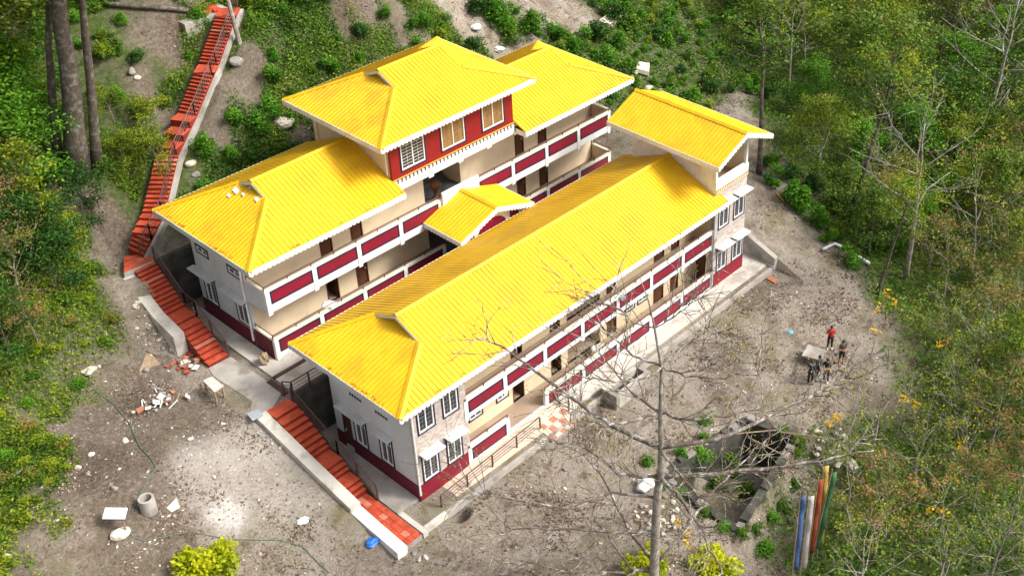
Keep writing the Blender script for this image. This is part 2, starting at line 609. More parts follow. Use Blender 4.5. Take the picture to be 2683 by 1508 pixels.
def slope(mb, poly, axis, spacing=.27, h=.032, wd=.06, m=0):
    """sheet metal roof plane with standing ribs running down the slope"""
    P = [Vector(p) for p in poly]
    nr = Vector((0, 0, 0))
    for i in range(1, len(P) - 1):
        nr += (P[i] - P[0]).cross(P[i + 1] - P[0])
    nr.normalize()
    if nr.z < 0:
        nr = -nr
    lo = [p - Vector((0, 0, .05)) for p in P]
    mb.prism([tuple(p) for p in lo], [tuple(p) for p in P], m)
    us = [p[axis] for p in P]
    u = min(us) + spacing * .5
    side = Vector((1, 0, 0)) if axis == 0 else Vector((0, 1, 0))
    while u < max(us) - .05:
        hit = []
        for a, b in zip(P, P[1:] + P[:1]):
            if (a[axis] - u) * (b[axis] - u) < 0:
                hit.append(a.lerp(b, (u - a[axis]) / (b[axis] - a[axis])))
        if len(hit) >= 2 and (hit[0] - hit[1]).length > .15:
            a, b = hit[0], hit[1]
            e = nr * .001
            vs = []
            for c in (a, b):
                vs += [c - side * wd / 2 + e, c - side * wd / 4 + nr * h, c + side * wd / 4 + nr * h, c + side * wd / 2 + e]
            mb.add(vs, [(0, 1, 5, 4), (1, 2, 6, 5), (2, 3, 7, 6), (3, 2, 1, 0), (4, 5, 6, 7)], m)
        u += spacing
    return nr


def cap(p, q, n1, n2, wd=.17, lift=.05):
    p, q, n1, n2 = Vector(p), Vector(q), Vector(n1), Vector(n2)
    l = (q - p).normalized()
    ds = []
    for nn, oth in ((n1, n2), (n2, n1)):
        t = nn.cross(l)
        if t.dot(oth) > 0:
            t = -t
        ds.append(-t if (-t).dot(oth) < t.dot(oth) and False else t)
    up = (n1 + n2).normalized() * lift
    mb = MB()
    vs = []
    for c in (p, q):
        vs += [c + ds[0] * wd + n1 * .05, c + up * 1.6, c + ds[1] * wd + n2 * .05, c + ds[0] * wd + n1 * .004, c + ds[1] * wd + n2 * .004]
    mb.add(vs, [(0, 1, 6, 5), (1, 2, 7, 6), (0, 5, 8, 3), (2, 4, 9, 7), (0, 3, 4, 2, 1), (5, 6, 7, 9, 8)])
    return mb


def main_roof(parent, x0, x1, y0, y1, e, r, left, right, label, fas='flr'):
    """ridge along X. left/right: ('hip', gx, zg) or ('end', xridge)"""
    ym = (y0 + y1) / 2
    hw = (y1 - y0) / 2

    def ends(spec, xe):
        if spec[0] == 'hip':
            gx, zg = spec[1], spec[2]
            dy = hw * (r - zg) / (r - e)
            return [(gx, zg, dy)], gx
        return [], spec[1]
    le, lr = ends(left, x0)
    re_, rr = ends(right, x1)
    mb = MB()
    N = {}
    for sgn, nm in ((-1, 'front'), (1, 'back')):
        ye = ym + sgn * hw
        poly = [(x0, ye, e)]
        if le:
            poly += [(le[0][0], ym + sgn * le[0][2], le[0][1])]
        poly += [(lr, ym, r), (rr, ym, r)]
        if re_:
            poly += [(re_[0][0], ym + sgn * re_[0][2], re_[0][1])]
        poly += [(x1, ye, e)]
        N[nm] = slope(mb, poly, 0)
    for sp, xe, sg, nm in ((le, x0, 1, 'lh'), (re_, x1, -1, 'rh')):
        if sp:
            gx, zg, dy = sp[0]
            sl = (zg - e) / abs(gx - xe)
            g2 = gx + sg * .38
            z2 = zg + sl * .38
            d2 = max(.05, hw * (r - z2 - .08) / (r - e))
            N[nm] = slope(mb, [(xe, y0, e), (gx, ym - dy, zg), (g2, ym - d2, z2), (g2, ym + d2, z2), (gx, ym + dy, zg), (xe, y1, e)], 1)
            mb.add([(g2, ym - d2, z2 - .02), (g2, ym + d2, z2 - .02), (g2, ym, r - .06)], [(0, 1, 2)], 0)
    roof = mb.build('roof', 'roof', parent, label)
    cap((lr, ym, r), (rr, ym, r), N['front'], N['back']).build('ridge_cap', 'roof', roof)
    for sp, xe, nm, sg in ((le, x0, 'lh', -1), (re_, x1, 'rh', 1)):
        if sp:
            gx, zg, dy = sp[0]
            cap((xe, y0, e), (gx, ym - dy, zg), N['front'], N[nm]).build('hip_cap', 'roof', roof)
            cap((xe, y1, e), (gx, ym + dy, zg), N['back'], N[nm]).build('hip_cap', 'roof', roof)
            f = MB()
            for s2 in (-1, 1):
                scallop(f, (gx, ym, r - .05), (gx, ym + s2 * dy, zg - .04), (sg, 0, 0), .2, .17, .03)
            f.build('gable_trim', 'white', roof)
    if 'f' in fas:
        scallop(MB(), (x0, y0, e + .005), (x1, y0, e + .005), (0, -1, 0)).build('fascia', 'white', roof)
    if 'b' in fas:
        scallop(MB(), (x0, y1, e + .005), (x1, y1, e + .005), (0, 1, 0)).build('fascia', 'white', roof)
    if 'l' in fas:
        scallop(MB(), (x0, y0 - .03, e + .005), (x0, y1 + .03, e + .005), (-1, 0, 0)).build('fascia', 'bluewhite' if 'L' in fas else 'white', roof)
    if 'r' in fas:
        scallop(MB(), (x1, y0 - .03, e + .005), (x1, y1 + .03, e + .005), (1, 0, 0)).build('fascia', 'white', roof)
    return roof


def gable_roof_y(parent, xc, wd, y0, y1, e, r, label):
    """ridge along Y"""
    mb = MB()
    nl = slope(mb, [(xc - wd, y0, e), (xc, y0, r), (xc, y1, r), (xc - wd, y1, e)], 1, .27)
    nr = slope(mb, [(xc + wd, y0, e), (xc, y0, r), (xc, y1, r), (xc + wd, y1, e)], 1, .27)
    roof = mb.build('roof', 'roof', parent, label)
    cap((xc, y0, r), (xc, y1, r), nl, nr).build('ridge_cap', 'roof', roof)
    scallop(MB(), (xc - wd, y0, e + .005), (xc - wd, y1, e + .005), (-1, 0, 0)).build('fascia', 'white', roof)
    scallop(MB(), (xc + wd, y0, e + .005), (xc + wd, y1, e + .005), (1, 0, 0)).build('fascia', 'white', roof)
    for s in (-1, 1):
        scallop(MB(), (xc, y0, r + .005), (xc + s * (wd + .03), y0, e + .005), (0, -1, 0)).build('fascia', 'white', roof)
    return roof


def parapet(parent, y, bays, z_floor, z_top, p0, p1, zb, skip=(), ends=True, t=.16, rail=True, label=None):
    """white balcony front with one maroon panel to each bay"""
    fn = FRONT(y)
    x0, x1 = bays[0][0] - .28, bays[-1][1] + .28
    body = MB()
    opens = [(bays[k][0] - .02, bays[k][1] + .02, z_floor, z_top + 1) for k in skip]
    wall_cells(body, fn, x0, x1, zb, z_top - .12, t, opens)
    par = body.build('balcony_front', 'white', parent, label)
    lb = MB()
    wall_cells(lb, FRONT(y + .0), x0 + .02, x1 - .02, z_top - .118, z_top, t, opens)
    lb.build('ledge', 'ledge', par)
    for k, (a, b) in enumerate(bays):
        if k in skip:
            continue
        pn = MB().box(a + .092, b - .092, .003, .022, p0 + .092, p1 - .092, 0, fn).build('panel', 'maroon', par)
        ring(MB(), fn, a, b, p0, p1, .09, .003, .03).build('panel_border', 'navy', par)
    # post faces stand a little proud
    xs = [bays[0][0] - .28] + [b[1] for b in bays]
    for q in xs:
        if any(abs(q - bays[k][1]) < .01 and (k + 1) in skip for k in range(len(bays))):
            pass
        MB().box(q + .015, q + .265, .003, .035, zb - .12, z_top - .13, 0, fn).build('post', 'white', par)
    if rail:
        segs, cur = [], x0
        for k in skip:
            segs.append((cur, bays[k][0] - .05))
            cur = bays[k][1] + .05
        segs.append((cur, x1))
        hr = MB()
        for a, b in segs:
            if b - a < .5:
                continue
            hr.tube([(a, y + .08, z_top + .2), (b, y + .08, z_top + .2)], .028, 6)
            hr.tube([(a, y + .08, z_top + .11), (b, y + .08, z_top + .11)], .012, 4)
            k = max(1, round((b - a) / 1.48))
            for i in range(k + 1):
                xx = a + (b - a) * i / k
                xx = min(max(xx, a + .03), b - .03)
                hr.box(xx - .022, xx + .022, y + .058, y + .102, z_top - .02, z_top + .19)
        hr.build('handrail', 'steel', par)
    return par

# ------------------------------------------------------------------ terrain sheet
def lines(a, b, step, extra):
    v = list(np.arange(a, b, step)) + extra
    return np.array(sorted(set(np.round(v, 4))))


gx = lines(-22, 46, .4, list(np.round(np.arange(HOLE[0] - .8, HOLE[0] + .8, .1), 3)) + [-2.72, -2.70, 28.74, 28.75] + list(np.arange(-60, -22, 2)) + list(np.arange(46, 150, 2)))
gy = lines(-26, 46, .4, list(np.round(np.arange(HOLE[1] - .8, HOLE[1] + .8, .1), 3)) + [-1.46, -1.45, 7.99, 8.0, 19.39, 19.4] + list(np.arange(-60, -26, 2)) + list(np.arange(46, 150, 2)))
X, Y = np.meshgrid(gx, gy)
Zt = H(X, Y)


def veg(x, y):
    """how overgrown the ground is, 0 bare soil .. 1 green"""
    d = edge_d(x, y)
    v = ss(-1.0, 2.5, d + 1.2 * vn(x, y, 1.5, 2))
    hillv = ss(19.6, 20.6, y) * ss(-.75, .15, vn(x, y, 2.4, 7) + .55 * vn(x, y, .8, 4))
    # gully of bare earth and the scraped level behind the rear block
    g1 = seg_d(x, y, np.array([22.0, 30.0]), np.array([28.5, 20.5]))[0]
    g2 = np.hypot((x - 36) / 5.5, (y - 25.5) / 3.2)
    hillv = hillv * ss(1.0, 2.2, g1 + .6 * vn(x, y, 1.1, 9)) * ss(.75, 1.25, g2 + .25 * vn(x, y, 1.3, 8))
    g3 = seg_d(x, y, np.array([5.6, 23.6]), np.array([9.3, 24.9]))[0]
    hillv = hillv * ss(.2, 1.5, g3 + .7 * vn(x, y, .9, 3))
    lb = -7.9 - .62 * np.clip(17 - y, -4, 12)            # left fringe of the clearing
    lv = ss(.9, -2.2, x - lb + 2.2 * vn(x, y, 1.5, 6) + .9 * vn(x, y, .5, 2)) * ss(-8, -3, y)
    sl = ss(15, 19, y) * ss(-4.2, -5.6, x)
    v = np.maximum(np.maximum(v, np.where(x < 30, hillv, hillv)), np.maximum(lv, sl))
    v = np.where((y > 10) & (x > 29.5), np.maximum(v, ss(30, 33, x + 1.2 * vn(x, y, 2, 1)) * ss(11, 15, y + .8 * vn(x, y, 1.2, 4)) * ss(.8, 1.2, g2)), v)
    inner = (x > -4.0) & (x < 28.6) & (y > -2) & (y < 19.6)
    return np.where(inner, 0, v)


V = veg(X, Y)
ny, nx = X.shape
idx = np.arange(nx * ny).reshape(ny, nx)
fa = np.stack([idx[:-1, :-1], idx[:-1, 1:], idx[1:, 1:], idx[1:, :-1]], -1).reshape(-1, 4)
me = bpy.data.meshes.new('ground')
me.from_pydata(np.stack([X.ravel(), Y.ravel(), Zt.ravel()], 1).tolist(), [], fa.tolist())
for nm, arr in (('veg', V),):
    a = me.attributes.new(nm, 'FLOAT', 'POINT')
    a.data.foreach_set('value', arr.ravel().astype(np.float32))
# hard-standing of dried cement slurry left of the stair and the ash-pale spill inside it
q1 = G(640, 1240)
q2 = G(600, 1345)
pale = ss(1.25, .55, np.hypot((X - q1[0]) / 3.3, (Y - q1[1]) / 3.6) + .22 * vn(X, Y, .9, 2)) * .34
pale = np.maximum(pale, ss(1.15, .6, np.hypot((X - q2[0]) / 1.0, (Y - q2[1]) / .8) + .35 * vn(X, Y, .4, 1)))
a = me.attributes.new('pale', 'FLOAT', 'POINT')
a.data.foreach_set('value', pale.ravel().astype(np.float32))
hum = np.clip(ss(20, 22, Y) * ss(24, 20, X) + 1.25 * ss(-3.8, -5.4, X + .6 * vn(X, Y, 1.3, 2)) * ss(6.0, 9.5, Y + 1.2 * vn(X, Y, 1.5, 4)) + 1.0 * ss(-8.2, -10.5, X) + ss(-.5, 1.5, edge_d(X, Y)), 0, 1) * (.72 + .28 * vn(X, Y, 1.9, 3))
a = me.attributes.new('humus', 'FLOAT', 'POINT')
a.data.foreach_set('value', np.clip(hum, 0, 1).ravel().astype(np.float32))
me.polygons.foreach_set('use_smooth', [True] * len(me.polygons))
ground = bpy.data.objects.new('ground', me)
COL.objects.link(ground)
ground['kind'] = 'structure'
gm = bpy.data.materials.new('earth')
gm.use_nodes = True
n = gm.node_tree
b = n.nodes['Principled BSDF']
b.inputs['Roughness'].default_value = .95
b.inputs['Specular IOR Level'].default_value = .1


def noise(scale, detail=8, rough=.6):
    x = n.nodes.new('ShaderNodeTexNoise')
    x.inputs['Scale'].default_value = scale
    x.inputs['Detail'].default_value = detail
    x.inputs['Roughness'].default_value = rough
    n.links.new(tc.outputs['Object'], x.inputs['Vector'])
    return x.outputs['Fac']


def ramp(fac, stops):
    r_ = n.nodes.new('ShaderNodeValToRGB')
    e = r_.color_ramp.elements
    while len(e) < len(stops):
        e.new(.5)
    for k, (p, c) in enumerate(stops):
        e[k].position = p
        e[k].color = (*c, 1) if len(c) == 3 else c
    n.links.new(fac, r_.inputs[0])
    return r_.outputs[0]


def mixc(fac, a_, b_):
    x = n.nodes.new('ShaderNodeMix')
    x.data_type = 'RGBA'
    for nm, v in (('Factor', fac), ('A', a_), ('B', b_)):
        if isinstance(v, tuple):
            x.inputs[nm].default_value = (*v, 1)
        elif isinstance(v, float):
            x.inputs[nm].default_value = v
        else:
            n.links.new(v, x.inputs[nm])
    return x.outputs['Result']


tc = n.nodes.new('ShaderNodeTexCoord')
soil = ramp(noise(1.1, 10, .7), [(.3, (.15, .118, .09)), (.48, (.28, .232, .185)), (.66, (.40, .345, .29))])
fine = ramp(noise(9, 6, .8), [(.38, (.07, .055, .042)), (.5, (.26, .215, .175)), (.62, (.45, .395, .34))])
c = mixc(.58, soil, fine)
c = mixc(ramp(noise(.35, 6), [(.45, (0, 0, 0)), (.62, (1, 1, 1))]), c, mixc(.55, c, (.30, .27, .23)))
c = mixc(ramp(noise(.8, 8, .7), [(.53, (0, 0, 0)), (.66, (.8, .8, .8))]), c, (.10, .07, .046))
c = mixc(ramp(noise(.27, 9, .72), [(.50, (0, 0, 0)), (.62, (.55, .55, .55))]), c, (.13, .12, .045))
c = mixc(ramp(noise(.19, 9, .7), [(.40, (.7, .7, .7)), (.50, (0, 0, 0))]), c, (.13, .10, .078))
hu = n.nodes.new('ShaderNodeAttribute')
hu.attribute_name = 'humus'
c = mixc(hu.outputs['Fac'], c, ramp(noise(5, 9, .75), [(.32, (.05, .036, .026)), (.5, (.105, .08, .06)), (.66, (.22, .18, .145))]))
pa = n.nodes.new('ShaderNodeAttribute')
pa.attribute_name = 'pale'
c = mixc(pa.outputs['Fac'], c, mixc(ramp(noise(6, 8, .7), [(.38, (0, 0, 0)), (.55, (1, 1, 1))]), (.36, .325, .29), (.54, .51, .475)))
va = n.nodes.new('ShaderNodeAttribute')
va.attribute_name = 'veg'
vgf = n.nodes.new('ShaderNodeMath')
vgf.operation = 'MULTIPLY'
n.links.new(va.outputs['Fac'], vgf.inputs[0])
n.links.new(ramp(noise(2.3, 8, .7), [(.3, (.25, .25, .25)), (.55, (1, 1, 1))]), vgf.inputs[1])
green = ramp(noise(3.1, 8, .7), [(.3, (.018, .03, .008)), (.5, (.05, .085, .016)), (.68, (.12, .11, .04))])
c = mixc(vgf.outputs[0], c, green)
n.links.new(c, b.inputs['Base Color'])
bp_ = n.nodes.new('ShaderNodeBump')
bp_.inputs['Strength'].default_value = .9
bp_.inputs['Distance'].default_value = .12
n.links.new(noise(4.5, 10, .75), bp_.inputs['Height'])
n.links.new(bp_.outputs[0], b.inputs['Normal'])
me.materials.append(gm)


# ------------------------------------------------------------------ hard surfaces
def slab(name, mats, boxes, label=None):
    mb = MB()
    for q in boxes:
        mb.box(*q)
    o = mb.build(name, mats)
    o['kind'] = 'structure'
    return o


slab('pavement', 'pale', [(9.55, 28.15, -1.12, -.003, -.3, .0), (27.0, 28.15, .0, 7.2, -.3, -.004)])
slab('pavement', 'concrete', [(-1.35, -.03, .15, 7.8, -.3, -.02), (-.02, 26.9, 6.6, 7.8, -.3, -.03)])
slab('kerb', 'concrete', [(.3, 28.3, -1.62, -1.42, -.5, -.1), (28.22, 28.4, -1.62, 1.2, -.5, -.02)])
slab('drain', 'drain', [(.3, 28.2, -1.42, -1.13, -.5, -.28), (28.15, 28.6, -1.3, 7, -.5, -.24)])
rm = MB()
rm.add([(.25, -1.12, -.5), (7.5, -1.12, -.5), (7.5, 0, -.5), (.25, 0, -.5), (.25, -1.12, -.18), (7.5, -1.12, .2), (7.5, 0, .2), (.25, 0, -.18)],
       [(3, 2, 1, 0), (4, 5, 6, 7), (0, 1, 5, 4), (1, 2, 6, 5), (2, 3, 7, 6), (3, 0, 4, 7)])
rm.box(7.51, 9.54, -.75, -.003, -.5, .196)
rm.build('ramp', 'tilecream', kind='structure')
mb = MB().box(-1.3, .25, -1.35, .1, -.4, -.14)
mb.box(-1.36, -1.08, -1.75, .9, -.4, -.05).box(-1.05, .3, -1.62, -1.38, -.4, -.06)
mb.build('pavement', 'pale', kind='structure')
P3 = [at(x, y, z=3.1)[:2] for x, y in [(547, 964), (604, 934), (740, 1024), (728, 1046), (703, 1086), (655, 1098), (660, 1050), (560, 985)]]
mb = MB()
mb.prism([(*q, 2.7) for q in P3], [(*q, 3.11) for q in P3])
mb.build('pavement', 'concrete', kind='structure')
slab('pavement', 'pale', [(-1.16, 28.3, 8.32, 11.0, 2.7, 3.12), (-1.16, -.24, 11.0, 18.6, 2.7, 3.115)])
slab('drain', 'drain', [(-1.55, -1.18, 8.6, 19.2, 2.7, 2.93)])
cv = MB()
cv.box(-1.2, 6.0, 9.78, 10.0, 3.1, 3.19)
cv.box(-1.62, -1.36, 8.45, 9.9, 3.05, 3.17)
cv.build('drain_cover', 'steel', label='brown steel drain cover strip on the concrete terrace', cat='drain cover')


def retaining(name, corners, zb, zt, m, label, t=.28):
    """wall along points, top heights zt per point"""
    mb = MB()
    for (a, za), (b_, zb_) in zip(zip(corners[:-1], zt[:-1]), zip(corners[1:], zt[1:])):
        a, b_ = np.array(a, float), np.array(b_, float)
        d = (b_ - a) / np.hypot(*(b_ - a))
        nn = np.array([-d[1], d[0]]) * t
        base = [a, b_, b_ + nn, a + nn]
        mb.prism([(*q, zb) for q in base], [(*base[0], za), (*base[1], zb_), (*base[2], zb_), (*base[3], za)])
    return mb.build(name, m, label=label, cat='wall', origin=(corners[0][0], corners[0][1], zb))


retaining('retaining_wall', [(-1.42, 7.82), (28.3, 7.82)], -.3, [3.16, 3.16], 'mossy', 'dark damp concrete retaining wall behind the front building', .3)
retaining('retaining_wall', [(-2.0, 19.25), (28.6, 19.25)], 2.7, [6.5, 6.5], 'mossy', 'dark block retaining wall at the back corner of the rear building', .3)
retaining('retaining_wall', [(28.72, 7.5), (28.72, 1.1), (28.72, -1.6)][::-1], -.4, [.55, 1.55, 3.0], 'concrete', 'low sloping concrete wing wall right of the front building', .35)


# ------------------------------------------------------------------ the front building
A = thing('front_building', (0, 0, 0), 'long two-storey front building with yellow ribbed roof and maroon balcony panels', 'building')
fl, fu = .2, 3.3
slb = MB().box(.02, 26.9, .17, 6.4, -.1, fl)
slb.build('ground_floor', 'floor', A)
MB().box(3.43, 23.6, .17, 6.4, fu - .2, fu).build('upper_floor', 'floor', A)
# end wall
ops = [(3.95, 4.85, .95, 2.75), (1.9, 2.8, 1.0, 2.75), (5.2, 5.9, .2, 2.45)]
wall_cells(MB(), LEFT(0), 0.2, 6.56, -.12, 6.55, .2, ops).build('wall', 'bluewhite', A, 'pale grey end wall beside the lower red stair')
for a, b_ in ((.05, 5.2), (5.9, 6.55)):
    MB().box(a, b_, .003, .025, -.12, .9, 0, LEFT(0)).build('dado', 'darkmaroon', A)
window(A, LEFT(0), *ops[0], transom=2.35)
window(A, LEFT(0), *ops[1], transom=2.35)
door(A, LEFT(0), *ops[2])
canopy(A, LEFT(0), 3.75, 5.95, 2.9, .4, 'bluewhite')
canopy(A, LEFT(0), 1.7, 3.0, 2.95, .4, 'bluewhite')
for u in (1.95, 3.98):
    for k in range(5):
        MB().box(u + k * .2, u + k * .2 + .1, .002, .04, 4.12, 4.24, 0, LEFT(0)).build('vent_slot', 'navy', A)
# stone bay
ops = [(.36, 1.3, .98, 2.72), (1.95, 2.85, .98, 2.70), (.36, 1.32, 4.12, 5.85), (1.95, 2.86, 4.12, 5.85)]
wall_cells(MB(), FRONT(0), 0.0, 3.41, .9, 6.5, .2, ops).build('wall', 'clad', A, 'stone clad corner bay with four white windows')
MB().box(-.02, 3.43, -.19, .02, -.14, .897, 0, FRONT(0)).build('dado', 'maroon', A)
for q in ops:
    window(A, FRONT(0), *q, transom=q[3] - .38 if q[2] < 2 else None)
canopy(A, FRONT(0), .2, 1.45, 2.84, .55)
canopy(A, FRONT(0), 1.8, 3.0, 2.84, .55)
MB().tube([(-.06, -.1, 6.2), (-.06, -.1, .4)], .05, 8).build('downpipe', 'white', A)
wall_cells(MB(), LEFT(3.41), .2, 1.5, -.1, 6.5, -.0001 + .15, []).build('wall', 'cream', A)
# corridor walls, both floors
DL = [(7.9, 8.75, True), (10.89, 11.7, True), (15.58, 16.42, False), (19.84, 20.8, False), (21.46, 22.25, False)]
WL = [(4.75, 5.6), (6.74, 7.5), (17.2, 18.0), (18.4, 19.2)]
yw = 1.5
for z0, z1 in ((fl, fu - .2), (fu, 6.5)):
    ops = [(a, b_, z0, z0 + 2.1) for a, b_, _ in DL] + [(a, b_, z0 + .85, z0 + 1.9) for a, b_ in WL] + [(12.24, 15.02, z0, z1)]
    wall_cells(MB(), FRONT(yw), 3.43, 23.68, z0 - .05, z1, .15, ops).build('wall', 'cream', A)
    for a, b_, o_ in DL:
        door(A, FRONT(yw), a, b_, z0, z0 + 2.1, o_)
    for a, b_ in WL:
        window(A, FRONT(yw), a, b_, z0 + .85, z0 + 1.9, bars=0)
    for xx in (12.24, 15.02):
        wall_cells(MB(), LEFT(xx - .002), yw + .15, 6.3, z0, z1, .12, []).build('wall', 'cream', A)
MB().box(12.3, 14.95, 3.4, 3.46, fl, 2.3).build('wall', 'tintroom', A)
nb = MB().box(12.36, 13.2, 3.38, 3.398, 1.2, 2.0)
nb.build('notice_board', 'tin', A)
bays = [(3.50 + .14 * 0, 5.92)] + [(6.2 + 2.935 * k, 8.86 + 2.935 * k) for k in range(6)]
parapet(A, 0, bays, fu, 4.34, 3.36, 4.1, 3.03, label='upper balcony front')
parapet(A, 0, bays, fl, 1.2, .19, .95, -.05, skip=(1,), label='lower balcony front')
# tower bay
ops = [(24.2, 25.13, 1.02, 2.78), (25.8, 26.75, 1.02, 2.78), (24.2, 25.15, 4.22, 5.95), (25.75, 26.75, 4.22, 5.95)]
wall_cells(MB(), FRONT(-.01), 23.72, 26.95, .97, 6.93, .2, ops).build('wall', 'clad', A, 'stone clad stair tower with white windows')
MB().box(23.70, 26.97, -.19, .03, -.12, .967, 0, FRONT(-.01)).build('dado', 'maroon', A)
for q in ops:
    window(A, FRONT(-.01), *q, transom=q[3] - .4)
for a, z in ((24.0, 2.88), (25.6, 2.88), (24.0, 6.08), (25.6, 6.08)):
    canopy(A, FRONT(-.01), a, a + 1.35, z, .55)
MB().tube([(23.66, -.1, 6.1), (23.66, -.1, .2)], .06, 8).build('downpipe', 'tin', A)
wall_cells(MB(), LEFT(23.7), .2, 1.5, .2, 6.49, .15, [(.45, 1.3, .2, 2.3)]).build('wall', 'cream', A)
door(A, LEFT(23.7), .45, 1.3, .2, 2.3)
wall_cells(MB(), lambda u, o, z: (26.95 + o, u, z), 0.2, 6.56, -.12, 6.93, .2, []).build('wall', 'bluewhite', A)
wall_cells(MB(), lambda u, o, z: (u, 6.56 + o, z), 0.2, 26.75, -.12, 6.5, .2, []).build('wall', 'bluewhite', A)
# attic storey of the tower
MB().box(23.73, 26.93, .1, 6.5, 6.75, 6.95).build('attic_floor', 'floor', A)
MB().box(23.7, 26.97, -.2, .05, 6.935, 7.78, 0, FRONT(-.01)).build('balcony_front', 'white', A)
MB().box(23.72, 26.95, .052, .075, 7.16, 7.22, 0, FRONT(-.01)).build('band', 'gold', A)
MB().box(23.72, 26.95, .052, .075, 6.94, 6.98, 0, FRONT(-.01)).build('band', 'gold', A)


def dots(parent, y, x0, x1, z, r_, k):
    d = MB()
    MBk = MB().box(x0, x1, .052, .06, z - r_ * 1.15, z + r_ * 1.15, 0, FRONT(y)).build('dot_band', 'navy', parent)
    for i in range(k):
        c_ = x0 + (x1 - x0) * (i + .5) / k
        pts = [(c_ + r_ * math.cos(t_), z + r_ * math.sin(t_)) for t_ in np.linspace(0, 2 * math.pi, 9)[:-1]]
        d.prism([(x_, y - .061, z_) for x_, z_ in pts], [(x_, y - .085, z_) for x_, z_ in pts])
    d.build('dot_row', 'white', MBk)


dots(A, -.01, 23.74, 26.93, 7.07, .065, 18)
for xx, nm in ((23.7, -1), (26.95, 1)):
    mb = MB()
    fnw = LEFT(xx) if nm < 0 else (lambda u, o, z: (xx + o, u, z))
    wall_cells(mb, fnw, 0.2, 6.56, 6.94 if nm > 0 else 6.5, 9.95, .15, [])
    mb.build('wall', 'white' if nm < 0 else 'cream', A)
gw = MB()
gw.prism([(23.85, 1.9, 6.96), (26.8, 1.9, 6.96), (26.8, 1.9, 9.95), (25.17, 1.9, 10.7), (23.85, 1.9, 9.95)],
         [(23.85, 2.02, 6.96), (26.8, 2.02, 6.96), (26.8, 2.02, 9.95), (25.17, 2.02, 10.7), (23.85, 2.02, 9.95)])
gw.prism([(23.86, 6.38, 6.5), (26.79, 6.38, 6.5), (26.79, 6.38, 9.95), (25.17, 6.38, 10.7), (23.86, 6.38, 9.95)],
         [(23.86, 6.54, 6.5), (26.79, 6.54, 6.5), (26.79, 6.54, 9.95), (25.17, 6.54, 10.7), (23.86, 6.54, 9.95)])
gw.build('gable_wall', 'cream', A)
for xx in (23.72, 26.75):
    MB().box(xx, xx + .18, .0, .18, 7.785, 9.9).build('post', 'white', A)
main_roof(A, -1.13, 24.2, -.68, 7.86, 6.49, 8.38, ('hip', 2.37, 7.6), ('end', 24.2), 'long yellow hipped roof with a small left gablet', 'flbL')
gable_roof_y(A, 25.17, 2.7, -1.07, 7.58, 9.74, 10.91, 'steep yellow gable roof over the tower')
# grey lamp box fixed to the upper balcony
MB().box(14.9, 15.25, -.3, -.05, 4.1, 4.28).build('lamp', 'tin', A)

# ------------------------------------------------------------------ the rear building
B = thing('rear_building', (-.19, 11.04, 3.12), 'larger rear building with three yellow hipped roofs and a raised red centre', 'building')
xb, yb, yw = -.19, 11.04, 12.85
g0, g1 = 3.3, 6.5
MB().box(xb + .02, 26.85, yb + .17, 17.6, 3.05, g0).build('ground_floor', 'floor', B)
MB().box(xb + .02, 26.85, yb + .17, 17.6, g1 - .3, g1).build('upper_floor', 'floor', B)
ops = [(16.15, 17.15, 4.18, 6.0), (13.12, 14.1, 4.28, 6.0), (16.18, 17.2, 7.43, 7.83), (13.1, 14.22, 7.43, 7.83)]
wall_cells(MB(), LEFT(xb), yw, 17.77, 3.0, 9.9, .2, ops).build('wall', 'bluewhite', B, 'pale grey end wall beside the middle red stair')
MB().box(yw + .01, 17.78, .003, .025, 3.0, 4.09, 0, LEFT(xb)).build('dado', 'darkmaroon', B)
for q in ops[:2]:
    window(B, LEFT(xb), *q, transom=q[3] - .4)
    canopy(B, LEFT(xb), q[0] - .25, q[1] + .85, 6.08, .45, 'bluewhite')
for q in ops[2:]:
    window(B, LEFT(xb), *q, bars=0)
MB().tube([(xb - .08, 12.95, 9.6), (xb - .08, 12.95, 3.5)], .06, 8).build('downpipe', 'white', B)
DB_ = [(4.58, 5.4), (6.66, 7.48), (19.56, 20.34), (21.6, 22.4)]
for fi, (z0, z1) in enumerate(((g0, g1 - .3), (g1, 9.9))):
    ops = [(a, b_, z0, z0 + 2.1) for a, b_ in DB_] + [(12.08, 14.95, z0, z1)]
    wall_cells(MB(), FRONT(yw), xb + .2, 26.8, z0 - .05, z1, .15, ops).build('wall', 'cream', B)
    for k, (a, b_) in enumerate(DB_):
        door(B, FRONT(yw), a, b_, z0, z0 + 2.1, fi == 0 and k == 0)
    for xx in (12.08, 14.95):
        wall_cells(MB(), LEFT(xx - .002) if xx > 13 else (lambda u, o, z: (12.08 - o, u, z)), yw + .15, 17.5, z0, z1, .12, []).build('wall', 'cream', B)
MB().box(12.1, 14.93, yb + .2, 16.4, g1 + .003, g1 + .012).build('stair_hall_floor', 'darkfloor', B)
MB().box(12.1, 14.93, yb + .2, 16.4, g0 + .003, g0 + .012).build('stair_hall_floor', 'darkfloor', B)
st = MB()
for k in range(9):
    st.box(13.1, 14.9, 14.2 + .27 * k, 14.47 + .27 * k, g1 + .013, g1 + .17 * (k + 1))
st.build('inner_stair', 'darkfloor', B)
